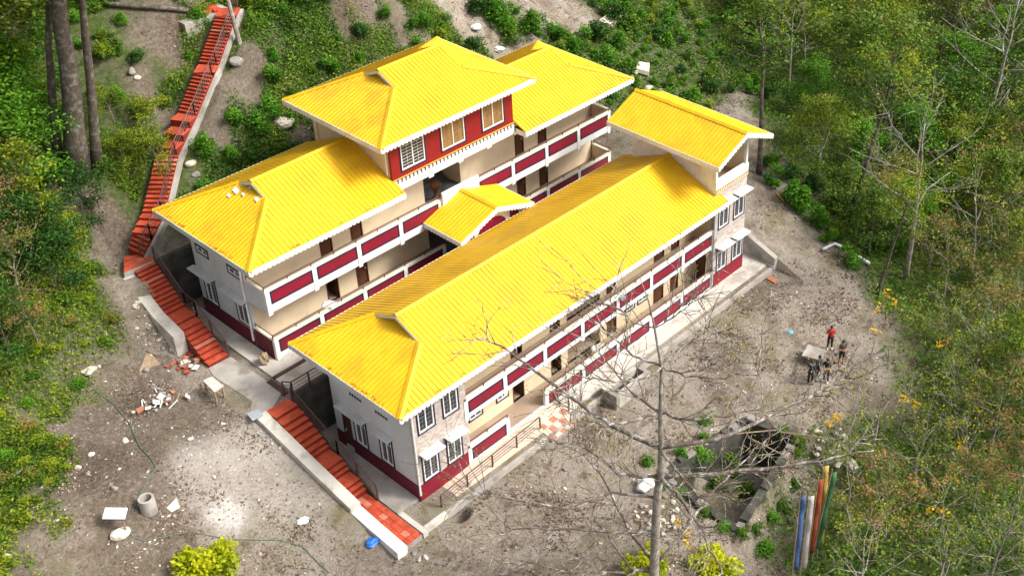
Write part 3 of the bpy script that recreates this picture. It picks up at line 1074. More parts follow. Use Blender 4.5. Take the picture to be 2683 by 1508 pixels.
# dark carved pedestal standing in the hall
pd = MB()
for k, (r_, z) in enumerate([(.28, .012), (.22, .2), (.1, .45), (.12, .6), (.3, .95), (.34, 1.1)]):
    pass
pd.tube([(12.75, 12.6, g1 + z) for _, z in [(0, .015), (0, .2), (0, .45), (0, .6), (0, .95), (0, 1.15)]], [.30, .22, .1, .12, .3, .36], 8)
pd.build('carved_stand', 'wood', label='dark carved wooden stand in the open upper hall', cat='stand', origin=(12.75, 12.6, g1))
baysB = [(.11 + 2.948 * k, 2.75 + 2.948 * k) for k in range(9)]
parapet(B, yb, baysB, g1, 7.62, 6.65, 7.45, 6.15, label='upper balcony front')
parapet(B, yb, baysB, g0, 4.45, 3.5, 4.3, 3.05, skip=(4,), label='lower balcony front')
# tall plain parapet over the porch
MB().box(11.85, 14.68, .04, .18, 6.17, 8.06, 0, FRONT(yb)).build('porch_parapet', 'white', B)
# balcony returns at the ends
for xx, nm in ((xb, -1), (26.85, 1)):
    fnw = LEFT(xx) if nm < 0 else (lambda u, o, z: (26.85 + o, u, z))
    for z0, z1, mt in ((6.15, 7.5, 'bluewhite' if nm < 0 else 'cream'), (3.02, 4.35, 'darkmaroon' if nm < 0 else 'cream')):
        MB().box(yb + .17, yw - .003, -.15, 0, z0, z1, 0, fnw).build('balcony_return', mt, B)
        MB().box(yb + .17, yw - .003, -.16, .01, z1 + .002, z1 + .11, 0, fnw).build('ledge', 'ledge', B)
        hr = MB()
        xs = xx + (.07 if nm < 0 else -.07)
        hr.tube([(xs, yb + .1, z1 + .32), (xs, yw - .1, z1 + .32)], .025, 6)
        for yy in (yb + .12, yw - .12):
            hr.box(xs - .02, xs + .02, yy - .02, yy + .02, z1 + .1, z1 + .31)
        hr.build('handrail', 'steel', B)
wall_cells(MB(), lambda u, o, z: (26.85 + o, u, z), yw, 17.77, 3.0, 9.9, .2, []).build('wall', 'cream', B)
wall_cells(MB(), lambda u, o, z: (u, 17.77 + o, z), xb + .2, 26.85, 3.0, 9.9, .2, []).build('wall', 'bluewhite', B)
# raised centre
c0, c1 = 8.63, 17.86
ops = [(9.33, 11.0, 10.66, 12.5), (12.26, 14.0, 10.66, 12.5), (15.4, 17.08, 10.66, 12.5)]
wall_cells(MB(), FRONT(yb - .02), c0, c1, 10.3, 13.2, .2, ops).build('wall', 'red', B, 'red front wall of the raised centre with three wide windows')
for k, q in enumerate(ops):
    window(B, FRONT(yb - .02), *q, bars=9, pane='glass' if k == 0 else 'tanpane', gm='white' if k == 0 else 'plank')
MB().box(9.95, 10.72, -.12, -.1, 10.75, 12.4, 0, FRONT(yb - .02)).build('curtain', 'tanpane', B)
sl_ = MB().box(c0 - .03, c1 + .03, yb - .06, yb + .2, 9.53, 10.0)
for k in range(5):
    xx = c0 + .2 + k * 2.25
    sl_.box(xx, xx + .35, yb - .1, yb - .061, 9.42, 9.6)
sl_.box(c0 + .01, c1 - .01, yb + .2, 17.9, 9.6, 9.94)
sl_.build('floor_beam', 'white', B)
MB().box(c0 - .02, c1 + .02, .0, .05, 10.002, 10.298, 0, FRONT(yb - .02)).build('band', 'gold', B)
dots(B, yb - .02, c0, c1, 10.13, .1, 33)
for fnw, mt in ((LEFT(c0), 'cream'), (lambda u, o, z: (c1 + o, u, z), 'cream')):
    wall_cells(MB(), fnw, yb + .2, 18.0, 9.95, 13.2, .2, []).build('wall', mt, B)
wall_cells(MB(), lambda u, o, z: (u, 18.0 + o, z), c0 + .2, c1 - .2, 9.95, 13.2, .2, []).build('wall', 'cream', B)
MB().tube([(c0 - .08, yb + .3, 12.9), (c0 - .08, yb + .3, 10.6)], .05, 8).build('downpipe', 'white', B)
MB().tube([(c0 - .08, 17.6, 12.9), (c0 - .08, 17.6, 10.6)], .05, 8).build('downpipe', 'white', B)
main_roof(B, -1.27, 8.72, 10.12, 18.94, 9.85, 11.85, ('hip', 2.15, 11.27), ('end', 8.72), 'left yellow hipped roof', 'flbL')
main_roof(B, 18.0, 27.92, 10.12, 18.94, 9.85, 11.85, ('end', 17.9), ('hip', 24.75, 11.1), 'right yellow hipped roof', 'frb')
MB().box(17.97, 18.0, 10.1, 11.0, 9.5, 9.84).build('fascia', 'white', B)
main_roof(B, 7.44, 18.98, 10.12, 18.82, 13.15, 15.13, ('hip', 10.97, 14.5), ('hip', 15.6, 14.3), 'raised central yellow hipped roof', 'flrb')
# porch
gable_roof_y(B, 13.27, 2.88, 7.8, 11.0, 6.73, 7.74, 'small yellow porch roof between the two buildings')
for xx in (10.9, 15.4):
    MB().box(xx, xx + .3, 8.3, 8.6, 3.12, 6.85).build('porch_column', 'white', B)
ar = MB()
pts = [(11.2, 5.4), (15.4, 5.4), (15.4, 6.75), (13.3, 7.55), (11.2, 6.75)]
ar.prism([(x_, 8.55, z_) for x_, z_ in pts], [(x_, 8.4, z_) for x_, z_ in pts])
ar.build('porch_gable', 'ledge', B)
ar = MB()
pts = [(12.2, 5.42)] + [(13.3 + 1.1 * math.cos(t_), 6.0 + .75 * math.sin(t_)) for t_ in np.linspace(math.pi, 0, 13)] + [(14.4, 5.42)]
ar.prism([(x_, 8.395, z_) for x_, z_ in pts], [(x_, 8.33, z_) for x_, z_ in pts])
ar.build('porch_arch', 'maroon', B)
for xx in (11.25, 14.75):
    MB().box(xx, xx + .6, 8.33, 8.395, 5.6, 6.6).build('porch_panel', 'maroon', B)

# ------------------------------------------------------------------ stairs
def zpx(z, a, b_):
    o = {'z7': (620, 1000, .2763), 'z9': (300, 640, .221)}[z]
    return o[0] + a * o[2], o[1] + b_ * o[2]


rng = random.Random(4)


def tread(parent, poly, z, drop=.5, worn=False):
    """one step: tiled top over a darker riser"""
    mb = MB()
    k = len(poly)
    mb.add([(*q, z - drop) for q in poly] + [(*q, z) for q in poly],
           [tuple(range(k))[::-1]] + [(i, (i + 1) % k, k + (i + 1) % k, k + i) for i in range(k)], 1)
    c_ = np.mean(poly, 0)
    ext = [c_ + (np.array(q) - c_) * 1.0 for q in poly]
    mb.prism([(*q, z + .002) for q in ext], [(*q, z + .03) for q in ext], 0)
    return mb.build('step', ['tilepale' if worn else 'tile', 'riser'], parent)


SA = thing('lower_staircase', (-2.2, 3.2, -.2), 'red tiled stair descending beside the front building to the yard', 'staircase')
pl = [(300, 300), (360, 385), (415, 465), (470, 510), (525, 560), (590, 610), (640, 655), (690, 700), (720, 745), (845, 865), (890, 910), (930, 945), (1030, 1045), (1055, 1100), (1085, 1145)]
ys = []
for k, q in enumerate(pl):
    ys.append(at(*zpx('z7', *q), z=3.11 - .212 * k)[1])
ys[0] = 8.02


def xl(y):
    return np.interp(y, [-1.7, 1.8, 8], [-2.42, -2.45, -2.99])


def xr(y):
    return np.interp(y, [-1.7, 1.8, 8], [-1.42, -1.5, -1.64])


for k in range(14):
    a, b_ = ys[k], ys[k + 1]
    tread(SA, [(xl(b_), b_), (xr(b_), b_), (xr(a), a), (xl(a), a)], 3.11 - .212 * k, .6 if k else .8)
# walkway of separate tiles
n_l = 10
for k in range(n_l):
    for j in range(3):
        a = ys[14] + (-1.68 - ys[14]) * k / n_l
        b_ = ys[14] + (-1.68 - ys[14]) * (k + 1) / n_l
        za, zb_ = .1 - .2 * k / n_l, .1 - .2 * (k + 1) / n_l
        mb = MB()
        g_ = .008
        x0a, x1a = xl(a) + (xr(a) - xl(a)) * j / 3 + g_, xl(a) + (xr(a) - xl(a)) * (j + 1) / 3 - g_
        top = [(x0a, b_ + g_, zb_), (x1a, b_ + g_, zb_), (x1a, a - g_, za), (x0a, a - g_, za)]
        mb.prism([(x_, y_, z_ - .06) for x_, y_, z_ in top], top)
        mb.build('tile', 'tilepale' if rng.random() < .12 else 'tile', SA)
MB().prism([(-2.42, -1.7, -.5), (-1.42, -1.7, -.5), (xr(ys[14]), ys[14], -.5), (xl(ys[14]), ys[14], -.5)],
           [(-2.42, -1.7, -.135), (-1.42, -1.7, -.135), (xr(ys[14]), ys[14], .045), (xl(ys[14]), ys[14], .045)]).build('walkway_base', 'concrete', SA)
kb = MB()


def kerbrun(mb, pts, wd, zb):
    """pts (x_inner, y, ztop); wall extends wd to -x"""
    for (x0, y0, z0), (x1, y1, z1) in zip(pts[:-1], pts[1:]):
        mb.prism([(x1 - wd, y1, zb), (x1, y1, zb), (x0, y0, zb), (x0 - wd, y0, zb)], [(x1 - wd, y1, z1), (x1, y1, z1), (x0, y0, z0), (x0 - wd, y0, z0)])


kerbrun(kb, [(-3.0, 7.95, 3.25), (-2.75, 4.6, 1.95), (-2.5, 1.5, .78)], .6, -.5)
kb.build('side_wall', 'pale', SA)
kb = MB()
kerbrun(kb, [(-2.48, 1.48, .5), (-2.46, .7, .36), (-2.44, -1.85, .08)], .6, -.5)
kb.build('side_wall', 'white', SA)
mb = MB().prism([(xr(y_) + d_, y_, zz) for y_, d_, zz in ((1.6, .03, -.3), (1.6, .12, -.3), (7.8, .12, -.3), (7.8, .03, -.3))],
                [(xr(y_) + d_, y_, zz) for y_, d_, zz in ((1.6, .03, .1), (1.6, .12, .1), (7.8, .12, 3.0), (7.8, .03, 3.0))])
mb.build('stringer', 'mossy', SA)
put_railing(SA, [(-1.56, 7.75, 3.05), (-1.5, 4.4, 1.45), (-1.45, 1.55, .1)], .95, 1.7)

SB = thing('middle_staircase', (-2.3, 16.5, 3.1), 'red tiled stair climbing beside the end wall of the rear building', 'staircase')
pl = [(1100, 1440), (1040, 1375), (995, 1310), (955, 1255), (920, 1200), (875, 1145), (840, 1085), (805, 1020), (745, 940), (610, 820), (560, 775), (515, 740), (465, 695), (420, 650), (370, 605), (325, 565), (280, 520), (235, 475), (190, 435), (150, 390), (115, 345)]
ys = []
for k, q in enumerate(pl):
    ys.append(at(*zpx('z9', *q), z=3.1 + .171 * (k + 1))[1])
for k in range(20):
    a, b_ = ys[k], ys[k + 1]
    if b_ - a < .12:
        b_ = ys[k + 1] = a + .14
    tread(SB, [(-2.9, a), (-1.72, a), (-1.72, b_), (-2.9, b_)], 3.1 + .171 * (k + 1), .7, k in (3, 16))
LD = [at(*q, z=6.7)[:2] for q in ((312, 707), (388, 690), (382, 664), (325, 670))]
# landing of separate tiles
LD[1] = np.array([-1.72, ys[20]])
LD[0] = np.array([-3.45, ys[20] + .1])
MB().prism([(*q, 5.6) for q in LD], [(*q, 6.66) for q in LD]).build('landing_base', 'concrete', SB)
for i in range(4):
    for j in range(3):
        def bl(u, v_):
            return (LD[0] * (1 - u) + LD[1] * u) * (1 - v_) + (LD[3] * (1 - u) + LD[2] * u) * v_
        q = [bl(i / 4 + .01, j / 3 + .01), bl((i + 1) / 4 - .01, j / 3 + .01), bl((i + 1) / 4 - .01, (j + 1) / 3 - .01), bl(i / 4 + .01, (j + 1) / 3 - .01)]
        MB().prism([(*p, 6.662) for p in q], [(*p, 6.7) for p in q]).build('tile', 'tilepale' if (i, j) == (2, 1) else 'tile', SB)
kb = MB()
kerbrun(kb, [(-2.93, 19.4, 6.35), (-2.93, 16.9, 4.95), (-2.93, 15.1, 4.55)], .62, 2.6)
kb.build('side_wall', 'pale', SB)
MB().prism([(-1.70, ys[0], 2.8), (-1.60, ys[0], 2.8), (-1.60, 19.2, 2.8), (-1.70, 19.2, 2.8)],
           [(-1.70, ys[0], 3.1), (-1.60, ys[0], 3.1), (-1.60, 19.2, 6.0), (-1.70, 19.2, 6.0)]).build('stringer', 'mossy', SB)
put_railing(SB, [(-1.66, ys[0] + .1, 3.2), (-1.66, ys[8], 4.6), (-1.66, ys[9], 4.7), (-1.66, ys[20], 6.6)], .95, 1.7)

SC = thing('upper_staircase', tuple(SP[0]), 'long red stair climbing the hillside on the left', 'staircase')
nst = [4, 3, 13, 3, 11, 1, 14, 1]
mids = []
WID = .62
for (a, b_), k in zip(zip(SP[:-1], SP[1:]), nst):
    d = (b_ - a)[:2]
    d = d / np.hypot(*d)
    nn = np.array([d[1], -d[0]])
    dz = (b_[2] - a[2]) / k
    for i in range(k):
        p0 = a[:2] + (b_[:2] - a[:2]) * i / k
        p1 = a[:2] + (b_[:2] - a[:2]) * (i + 1) / k
        z = a[2] + dz * (i + 1)
        tread(SC, [p0 - nn * WID, p0 + nn * WID, p1 + nn * WID, p1 - nn * WID], z, .75, rng.random() < .05)
rp_ = []
for i, p in enumerate(SP):
    a, b_ = SP[max(i - 1, 0)], SP[min(i + 1, len(SP) - 1)]
    d = (b_ - a)[:2]
    d = d / np.hypot(*d)
    nn = np.array([d[1], -d[0]])
    rp_.append((p, nn))
kb = MB()
for (p, n0), (q, n1) in zip(rp_[:-1], rp_[1:]):
    lo = min(p[2], q[2]) - 2.2
    i0, i1, o0_, o1_ = p[:2] + n0 * (WID + .01), q[:2] + n1 * (WID + .01), p[:2] + n0 * (WID + .2), q[:2] + n1 * (WID + .2)
    kb.prism([(*i0, lo), (*o0_, lo), (*o1_, lo), (*i1, lo)], [(*i0, p[2] - .05), (*o0_, p[2] - .05), (*o1_, q[2] - .05), (*i1, q[2] - .05)])
kb.build('stringer', 'concrete', SC)
put_railing(SC, [(*(p[:2] + nn * (WID - .12)), p[2]) for p, nn in rp_], .9, 1.5, rp=.03)
# top flight turning left out of the picture
TL = thing('upper_landing', tuple(SP[-1]), 'red tiled landing at the head of the hillside stair', 'landing')
e_ = SP[-1]
for k in range(5):
    for j in range(2):
        x0 = e_[0] - .9 - .5 * k
        mb = MB().box(x0, x0 + .48, e_[1] + .25 + j * .5 + .25 * k, e_[1] + .73 + j * .5 + .25 * k, e_[2] - .2 + .1, e_[2] + .06)
        mb.build('tile', 'tile', TL)
MB().box(e_[0] - 3.1, e_[0] + .1, e_[1] + .05, e_[1] + 2.4, e_[2] - 1.6, e_[2] - .11).build('landing_base', 'concrete', TL)

# ------------------------------------------------------------------ plants: shared shapes
def leaf_arrays(C, L, rs, tint, flat=.55, wd=.5):
    """one kite-shaped leaf at every centre"""
    N = len(C)
    az = rs.uniform(0, 2 * np.pi, N)
    a = np.stack([np.cos(az), np.sin(az), rs.normal(-.15, .45, N)], 1)
    a /= np.linalg.norm(a, axis=1)[:, None]
    up = rs.normal(0, flat, (N, 3))
    up[:, 2] += 1
    b_ = np.cross(up, a)
    b_ /= np.linalg.norm(b_, axis=1)[:, None] + 1e-9
    L = np.asarray(L)[:, None]
    v = np.stack([C - a * L * .5, C + b_ * L * wd * .5 + a * L * .08, C + a * L * .5, C - b_ * L * wd * .5 + a * L * .08], 1).reshape(-1, 3)
    return v, np.repeat(tint, 4)


def leaf_mesh(name, v, tint, mats):
    me = bpy.data.meshes.new(name)
    N = len(v) // 4
    me.vertices.add(len(v))
    me.vertices.foreach_set('co', v.astype(np.float32).ravel())
    me.loops.add(4 * N)
    me.loops.foreach_set('vertex_index', np.arange(4 * N, dtype=np.int32))
    me.polygons.add(N)
    me.polygons.foreach_set('loop_start', np.arange(0, 4 * N, 4, dtype=np.int32))
    me.polygons.foreach_set('loop_total', np.full(N, 4, np.int32))
    a = me.attributes.new('tint', 'FLOAT', 'POINT')
    a.data.foreach_set('value', np.clip(tint, 0, 1).astype(np.float32))
    me.materials.append(mats if not isinstance(mats, str) else M_[mats])
    me.update(calc_edges=True)
    return me


def mesh_of(mb, name, mats, smooth=True):
    o = mb.build(name, mats, smooth=smooth)
    me = o.data
    bpy.data.objects.remove(o)
    return me


def limb(mb, p, d, L, r0, rs, bend=.12, lift=0.0, k=6, n=5, r1=None):
    p = np.array(p, float)
    d = np.array(d, float)
    d /= np.linalg.norm(d)
    pts = [p.copy()]
    for i in range(k):
        d = d + rs.normal(0, bend, 3) + np.array([0, 0, lift])
        d /= np.linalg.norm(d)
        p = p + d * L / k
        pts.append(p.copy())
    r1 = r1 or r0 * .25
    mb.tube(pts, list(np.linspace(r0, r1, k + 1)), n)
    return pts, d


def tree_proto(name, seed, h, cr, c_from, limbs, per, leaf, lmat, bark, r0, lean=(0, 0), spread=.42, flat=.9, sub=4, bare=0.0):
    rs = np.random.RandomState(seed)
    mb = MB()
    k = 9
    pts = []
    for i in range(k + 1):
        t = i / k
        pts.append(np.array([lean[0] * t * t * h + rs.normal(0, .03) * h * .25 * t, lean[1] * t * t * h + rs.normal(0, .03) * h * .25 * t, h * t]))
    mb.tube(pts, [r0 * (1.25 if i == 0 else 1) * (1 - .82 * (i / k)) for i in range(k + 1)], 8)
    cen = []
    for i in range(limbs):
        t = c_from + (1 - c_from) * (i + rs.rand()) / limbs
        j = min(int(t * k), k - 1)
        p = pts[j] + (pts[j + 1] - pts[j]) * (t * k - j)
        az = i * 2.4 + rs.normal(0, .3)
        tt = (t - c_from) / (1 - c_from)
        L = cr * (.55 + .6 * math.sin(math.pi * min(.95, .25 + .65 * tt))) * rs.uniform(.75, 1.2)
        el = R(15 + 50 * tt + rs.normal(0, 8))
        d = (math.cos(az) * math.cos(el), math.sin(az) * math.cos(el), math.sin(el))
        q, dd = limb(mb, p, d, L, r0 * .34 * (1 - .5 * tt), rs, .13, .02, 5, 5)
        for s in range(sub):
            m_ = q[rs.randint(2, 6)]
            d2 = np.array(dd) + rs.normal(0, .75, 3)
            q2, _ = limb(mb, m_, d2, L * rs.uniform(.3, .55), r0 * .1, rs, .2, .02, 3, 4)
            if rs.rand() > bare:
                cen += [q2[2], q2[3], (q2[2] + q2[3]) / 2 + rs.normal(0, .1, 3)]
        if rs.rand() > bare:
            cen += [q[4], q[5]]
    cen = np.array(cen) if cen else np.zeros((0, 3))
    N = len(cen) * per
    if N:
        c_ = np.repeat(cen, per, 0) + rs.normal(0, 1, (N, 3)) * spread * np.array([1, 1, .55])
        tcl = np.repeat(rs.uniform(.15, .8, len(cen)), per)
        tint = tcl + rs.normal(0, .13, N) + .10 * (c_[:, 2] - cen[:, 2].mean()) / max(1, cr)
        v, tn = leaf_arrays(c_, rs.uniform(.7, 1.3, N) * leaf, rs, tint, flat)
        crown = leaf_mesh(name + '_crown', v, tn, lmat)
    else:
        crown = None
    return mesh_of(mb, name + '_trunk', bark), crown


def shrub_proto(name, seed, r_, h, N, leaf, lmat, flat=1.0, lumps=9):
    rs = np.random.RandomState(seed)
    cs = []
    for i in range(lumps):
        a = rs.uniform(0, 6.28)
        q = rs.uniform(0, .75) * r_
        cs.append((math.cos(a) * q, math.sin(a) * q, rs.uniform(.3, .95) * h * (1 - .4 * q / r_), rs.uniform(.25, .5) * r_))
    cs = np.array(cs)
    pick = rs.randint(0, lumps, N)
    d = rs.normal(0, 1, (N, 3))
    d /= np.linalg.norm(d, axis=1)[:, None]
    rad = cs[pick, 3] * rs.uniform(.35, 1.15, N)
    c_ = cs[pick, :3] + d * rad[:, None]
    c_[:, 2] = np.abs(c_[:, 2])
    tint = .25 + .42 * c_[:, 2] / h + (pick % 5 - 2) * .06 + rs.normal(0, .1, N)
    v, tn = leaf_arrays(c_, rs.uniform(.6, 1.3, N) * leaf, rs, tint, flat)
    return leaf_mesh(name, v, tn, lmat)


TREES = {}


def T(key, *a, **k):
    TREES[key] = tree_proto(key, *a, **k)


T('broad1', 11, 6.0, 2.6, .30, 13, 24, .26, 'leaf', 'bark', .12)
T('broad2', 12, 7.5, 2.8, .38, 14, 24, .25, 'leaf', 'bark', .14, (.1, -.05))
T('broad3', 13, 5.0, 2.4, .22, 12, 26, .27, 'leafdark', 'bark', .10)
T('broad4', 14, 6.5, 2.5, .35, 12, 22, .24, 'leafyellow', 'palebark', .11, (-.08, .06))
T('bright1', 15, 5.5, 2.3, .25, 12, 28, .25, 'leafbright', 'bark', .10)
T('rust1', 16, 5.5, 2.6, .25, 14, 9, .22, 'leafrust', 'palebark', .12, (.05, .1), sub=5, spread=.3)
T('rust2', 17, 6.5, 2.8, .28, 15, 9, .22, 'leafrust', 'palebark', .13, (-.1, 0), sub=5, spread=.3)
T('sparse1', 18, 5.0, 2.8, .18, 14, 4, .19, 'leafyellow', 'palebark', .13, (.1, 0), sub=6, spread=.22, bare=.35)
T('sparse2', 19, 6.0, 3.0, .22, 14, 4, .20, 'leafyellow', 'palebark', .14, (-.12, .05), sub=6, spread=.22, bare=.4)
T('tall1', 20, 13.0, 2.4, .62, 12, 22, .24, 'leaf', 'bark', .22, (.05, .02))
T('tall2', 21, 15.0, 2.6, .60, 12, 20, .24, 'leafyellow', 'bark', .24, (-.03, .03))
T('bare1', 22, 9.0, 3.0, .35, 13, 4, .16, 'leafyellow', 'palebark', .15, (.05, 0), sub=7, bare=.6)
T('giant', 23, 21.0, 4.0, .55, 12, 30, .26, 'leafyellow', 'bark', .62, (.0, .0))
T('spray', 24, 4.5, 2.6, .45, 8, 22, .24, 'leafyellow', 'palebark', .07, (.1, -.1), sub=5, spread=.38)
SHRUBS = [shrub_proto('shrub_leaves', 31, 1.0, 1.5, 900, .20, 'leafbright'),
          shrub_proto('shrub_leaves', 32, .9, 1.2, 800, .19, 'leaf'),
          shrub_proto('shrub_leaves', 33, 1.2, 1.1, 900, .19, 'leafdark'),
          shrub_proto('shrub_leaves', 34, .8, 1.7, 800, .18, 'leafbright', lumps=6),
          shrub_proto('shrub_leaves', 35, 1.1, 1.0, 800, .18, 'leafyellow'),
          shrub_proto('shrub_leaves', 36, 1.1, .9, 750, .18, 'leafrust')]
LIME = shrub_proto('shrub_leaves', 37, 1.2, 1.1, 2600, .20, 'leaflime', lumps=14)


def put_tree(key, p, sc=1.0, rz=0.0, label='', group=None, name='tree', tilt=(0, 0)):
    qt = Vector((0, 0, 1)).rotation_difference(Vector((tilt[0], tilt[1], 1)))
    tr, cr_ = TREES[key]
    e = thing(name, (float(p[0]), float(p[1]), float(p[2]) - .1), label, 'tree', group)
    e.rotation_euler = (qt.to_matrix() @ Matrix.Rotation(rz, 3, 'Z')).to_euler()
    e.scale = (sc, sc, sc)
    for nm, me_ in (('trunk', tr), ('crown', cr_)):
        if me_ is None:
            continue
        o = bpy.data.objects.new(nm, me_)
        COL.objects.link(o)
        o.parent = e
    return e


def put_shrub(me_, p, sc, rz, label, group=None, zs=1.0):
    o = bpy.data.objects.new('shrub', me_)
    COL.objects.link(o)
    o.location = (p[0], p[1], p[2] - .06)
    o.rotation_euler = (0, 0, rz)
    o.scale = (sc, sc, sc * zs)
    return tag(o, label, 'shrub', group)


def visible(x, y, m=60):
    d = np.stack([x, y, H(x, y)], 1) - CAM
    zc = d @ CF
    px, py = PPX + FPX * (d @ CR) / zc, PPY - FPX * (d @ CU) / zc
    return (px > -m) & (px < IW + m) & (py > -m) & (py < IH + m * 1.6)


def poisson(n, box, dmin, ok, seed):
    rs = np.random.RandomState(seed)
    x, y = rs.uniform(box[0], box[1], n * 60), rs.uniform(box[2], box[3], n * 60)
    k = ok(x, y) & visible(x, y)
    out = []
    for a, b_ in zip(x[k], y[k]):
        if all((a - c_) ** 2 + (b_ - d) ** 2 > dmin ** 2 for c_, d in out):
            out.append((float(a), float(b_)))
            if len(out) == n:
                break
    return out


def clear_of_stair(x, y, m):
    return np.min([seg_d(x, y, a[:2], b_[:2])[0] for a, b_ in zip(SP[:-1], SP[1:])], 0) > m


rnd = random.Random(77)


def gz(x, y):
    return (x, y, float(H(x, y)))


# the wood on the right
keys = ['broad1', 'broad2', 'broad3', 'bright1', 'broad4', 'rust1', 'broad4', 'broad2', 'sparse2', 'bright1', 'bare1']
for x, y in poisson(100, (29, 92, -12, 40), 3.6, lambda x, y: (edge_d(x, y) > 2.4) & (edge_d(x, y) < 60) & ((y > -6) | (x > 38)), 5):
    d = float(edge_d(x, y))
    k = rnd.choice(keys)
    sc = rnd.uniform(.5, .85) if d < 7 else rnd.uniform(.75, 1.15)
    put_tree(k, gz(x, y), sc, rnd.uniform(0, 6.28), 'leafy green tree of the dense wood right of the yard', 'trees of the wood on the right')
for x, y in poisson(26, (26, 60, -26, 2), 3.2, lambda x, y: (edge_d(x, y) > 4.5) & (y < -3) & (x > 20), 6):
    put_tree(rnd.choice(['rust1', 'rust2', 'broad4', 'rust1']), gz(x, y), rnd.uniform(.6, .9), rnd.uniform(0, 6.28), 'thin tree with rust and olive leaves right of the people', 'rust-leaved trees on the right')
for x, y in poisson(24, (8, 34, -27, -13), 2.1, lambda x, y: (edge_d(x, y) > 3.0) & ~((x < 13.5) & (y > -19)), 8):
    put_tree(rnd.choice(['sparse1', 'sparse2', 'sparse1', 'rust2']), gz(x, y), rnd.uniform(.55, .9), rnd.uniform(0, 6.28), 'spindly pale-twigged tree in the lower right thicket', 'thicket at lower right')
# single trunks that stand out
for (px, py, key, sc, tilt, lab) in [
        (1988, 455, 'tall1', .95, (.0, .0), 'slim dark-trunked tree directly behind the tower roof'),
        (2222, 575, 'tall1', 1.05, (.13, -.15), 'leaning dark-trunked tree at the far edge of the yard'),
        (2297, 770, 'tall2', .55, (.1, -.12), 'ivy-dark broken trunk at the yard corner above the golden leaves'),
        (2372, 730, 'bare1', 1.3, (0, -.02), 'pale bare-branched tree beside the ivy-dark trunk'),
        (2552, 430, 'bare1', 1.6, (.08, -.1), 'tall pale bare tree at the right edge'),
        (2560, 640, 'rust2', 1.0, (.05, -.06), 'forked dark tree with rust leaves at the right edge')]:
    put_tree(key, G(px, py), sc, 1.3, lab, tilt=tilt)
# left: great trunks and yellow-green sprays
for (px, py, key, sc, rz, lab) in [
        (205, 455, 'giant', 1.0, .3, 'thick dark old trunk at upper left'),
        (255, 440, 'tall2', 1.25, 2.0, 'slimmer trunk just right of the thick old trunk'),
        (155, 430, 'tall2', 1.15, 4.0, 'shadowed trunk behind the thick old trunk'),
        (25, 470, 'tall2', .9, 1.0, 'leaning trunk at the far left edge')]:
    put_tree(key, G(px, py), sc, rz, lab, tilt=(.10, -.12))
for px, py, sc in [(60, 190, 1.1), (40, 330, 1.1), (385, 330, .5), (30, 90, 1.2), (425, 400, .5), (60, 520, .9), (300, 260, .35), (330, 400, .4)]:
    put_tree('spray', G(px, py + 60), sc, rnd.uniform(0, 6.28), 'small yellow-green tree among the trunks at upper left', 'yellow-green saplings at upper left')
for px, py, sc in [(35, 150, 1.0), (70, 330, .9), (20, 300, 1.1), (90, 450, .9), (25, 60, 1.1)]:
    put_tree('bright1', G(px, py + 60), sc, rnd.uniform(0, 6.28), 'bright green tree at the upper left edge', 'bright trees at the upper left edge')
for px, py, sc in [(40, 640, .9), (110, 640, .9), (60, 760, .95), (150, 720, .8), (30, 900, .9), (100, 860, .7), (60, 560, 1), (180, 640, .7), (230, 560, .8)]:
    put_tree(rnd.choice(['broad4', 'rust1', 'broad3']), G(px, py + 40), sc * .7, rnd.uniform(0, 6.28), 'low olive-green tree on the left slope', 'low trees on the left slope')
# shrubs: hillside, yard edge, left fringe
hs_ = poisson(240, (-6, 50, 11.0, 36), 1.0, lambda x, y: ((y > 20) | (x > 30.5)) & (edge_d(x, y) < 3) & (veg(x, y) > .4) & clear_of_stair(x, y, 1.5) & ((x > 2) | (np.sin(x * 3 + y * 2) > .2)) & ((x > -1) | (y > 22)), 21)
for x, y in hs_:
    k = rnd.choice([0, 0, 1, 1, 2, 3, 3, 4])
    put_shrub(SHRUBS[k], gz(x, y), rnd.uniform(.4, 1.05), rnd.uniform(0, 6.28), 'leafy shrub on the hillside behind the rear building', 'hillside shrubs')
for (px, py, k, sc) in [(2010, 445, 3, 1.1), (2035, 490, 3, 1.2), (2080, 530, 0, 1.3), (2105, 555, 0, 1.3), (2150, 590, 0, 1.1), (2190, 620, 1, 1.0), (2170, 640, 3, .9), (2225, 680, 3, 1.0), (2235, 700, 0, .8), (2260, 590, 1, 1.0), (2130, 500, 2, 1.2), (2070, 470, 2, 1.1), (2300, 660, 1, 1.1), (2200, 560, 2, 1.2)]:
    put_shrub(SHRUBS[k], G(px, py), sc, rnd.uniform(0, 6.28), 'bushy green shrub on the far rim of the yard', 'shrubs on the rim of the yard')
for (px, py, k, sc) in [(1330, 85, 0, 1.3), (1390, 95, 0, 1.4), (1450, 105, 3, 1.2), (1480, 120, 1, 1.2), (1290, 60, 0, 1.3), (1250, 40, 2, 1.2), (1340, 110, 1, 1.2), (1530, 130, 3, 1.3), (1560, 110, 2, 1.5), (1500, 150, 0, 1.1), (1590, 170, 0, 1.2), (1640, 190, 1, 1.1), (1620, 60, 2, 1.3), (1660, 80, 1, 1.2)]:
    put_shrub(SHRUBS[k], G(px, py), sc, rnd.uniform(0, 6.28), 'dense rounded shrub behind the right roof of the rear building', 'shrubs behind the right roof')
ls_ = poisson(85, (-24, -4.2, -2, 24), .95, lambda x, y: veg(x, y) > .5, 22)
for x, y in ls_:
    k = rnd.choice([4, 4, 5, 4, 1, 5, 0])
    put_shrub(SHRUBS[k], gz(x, y), rnd.uniform(.4, .8), rnd.uniform(0, 6.28), 'low yellow-green shrub on the left fringe of the clearing', 'low shrubs on the left', .6)
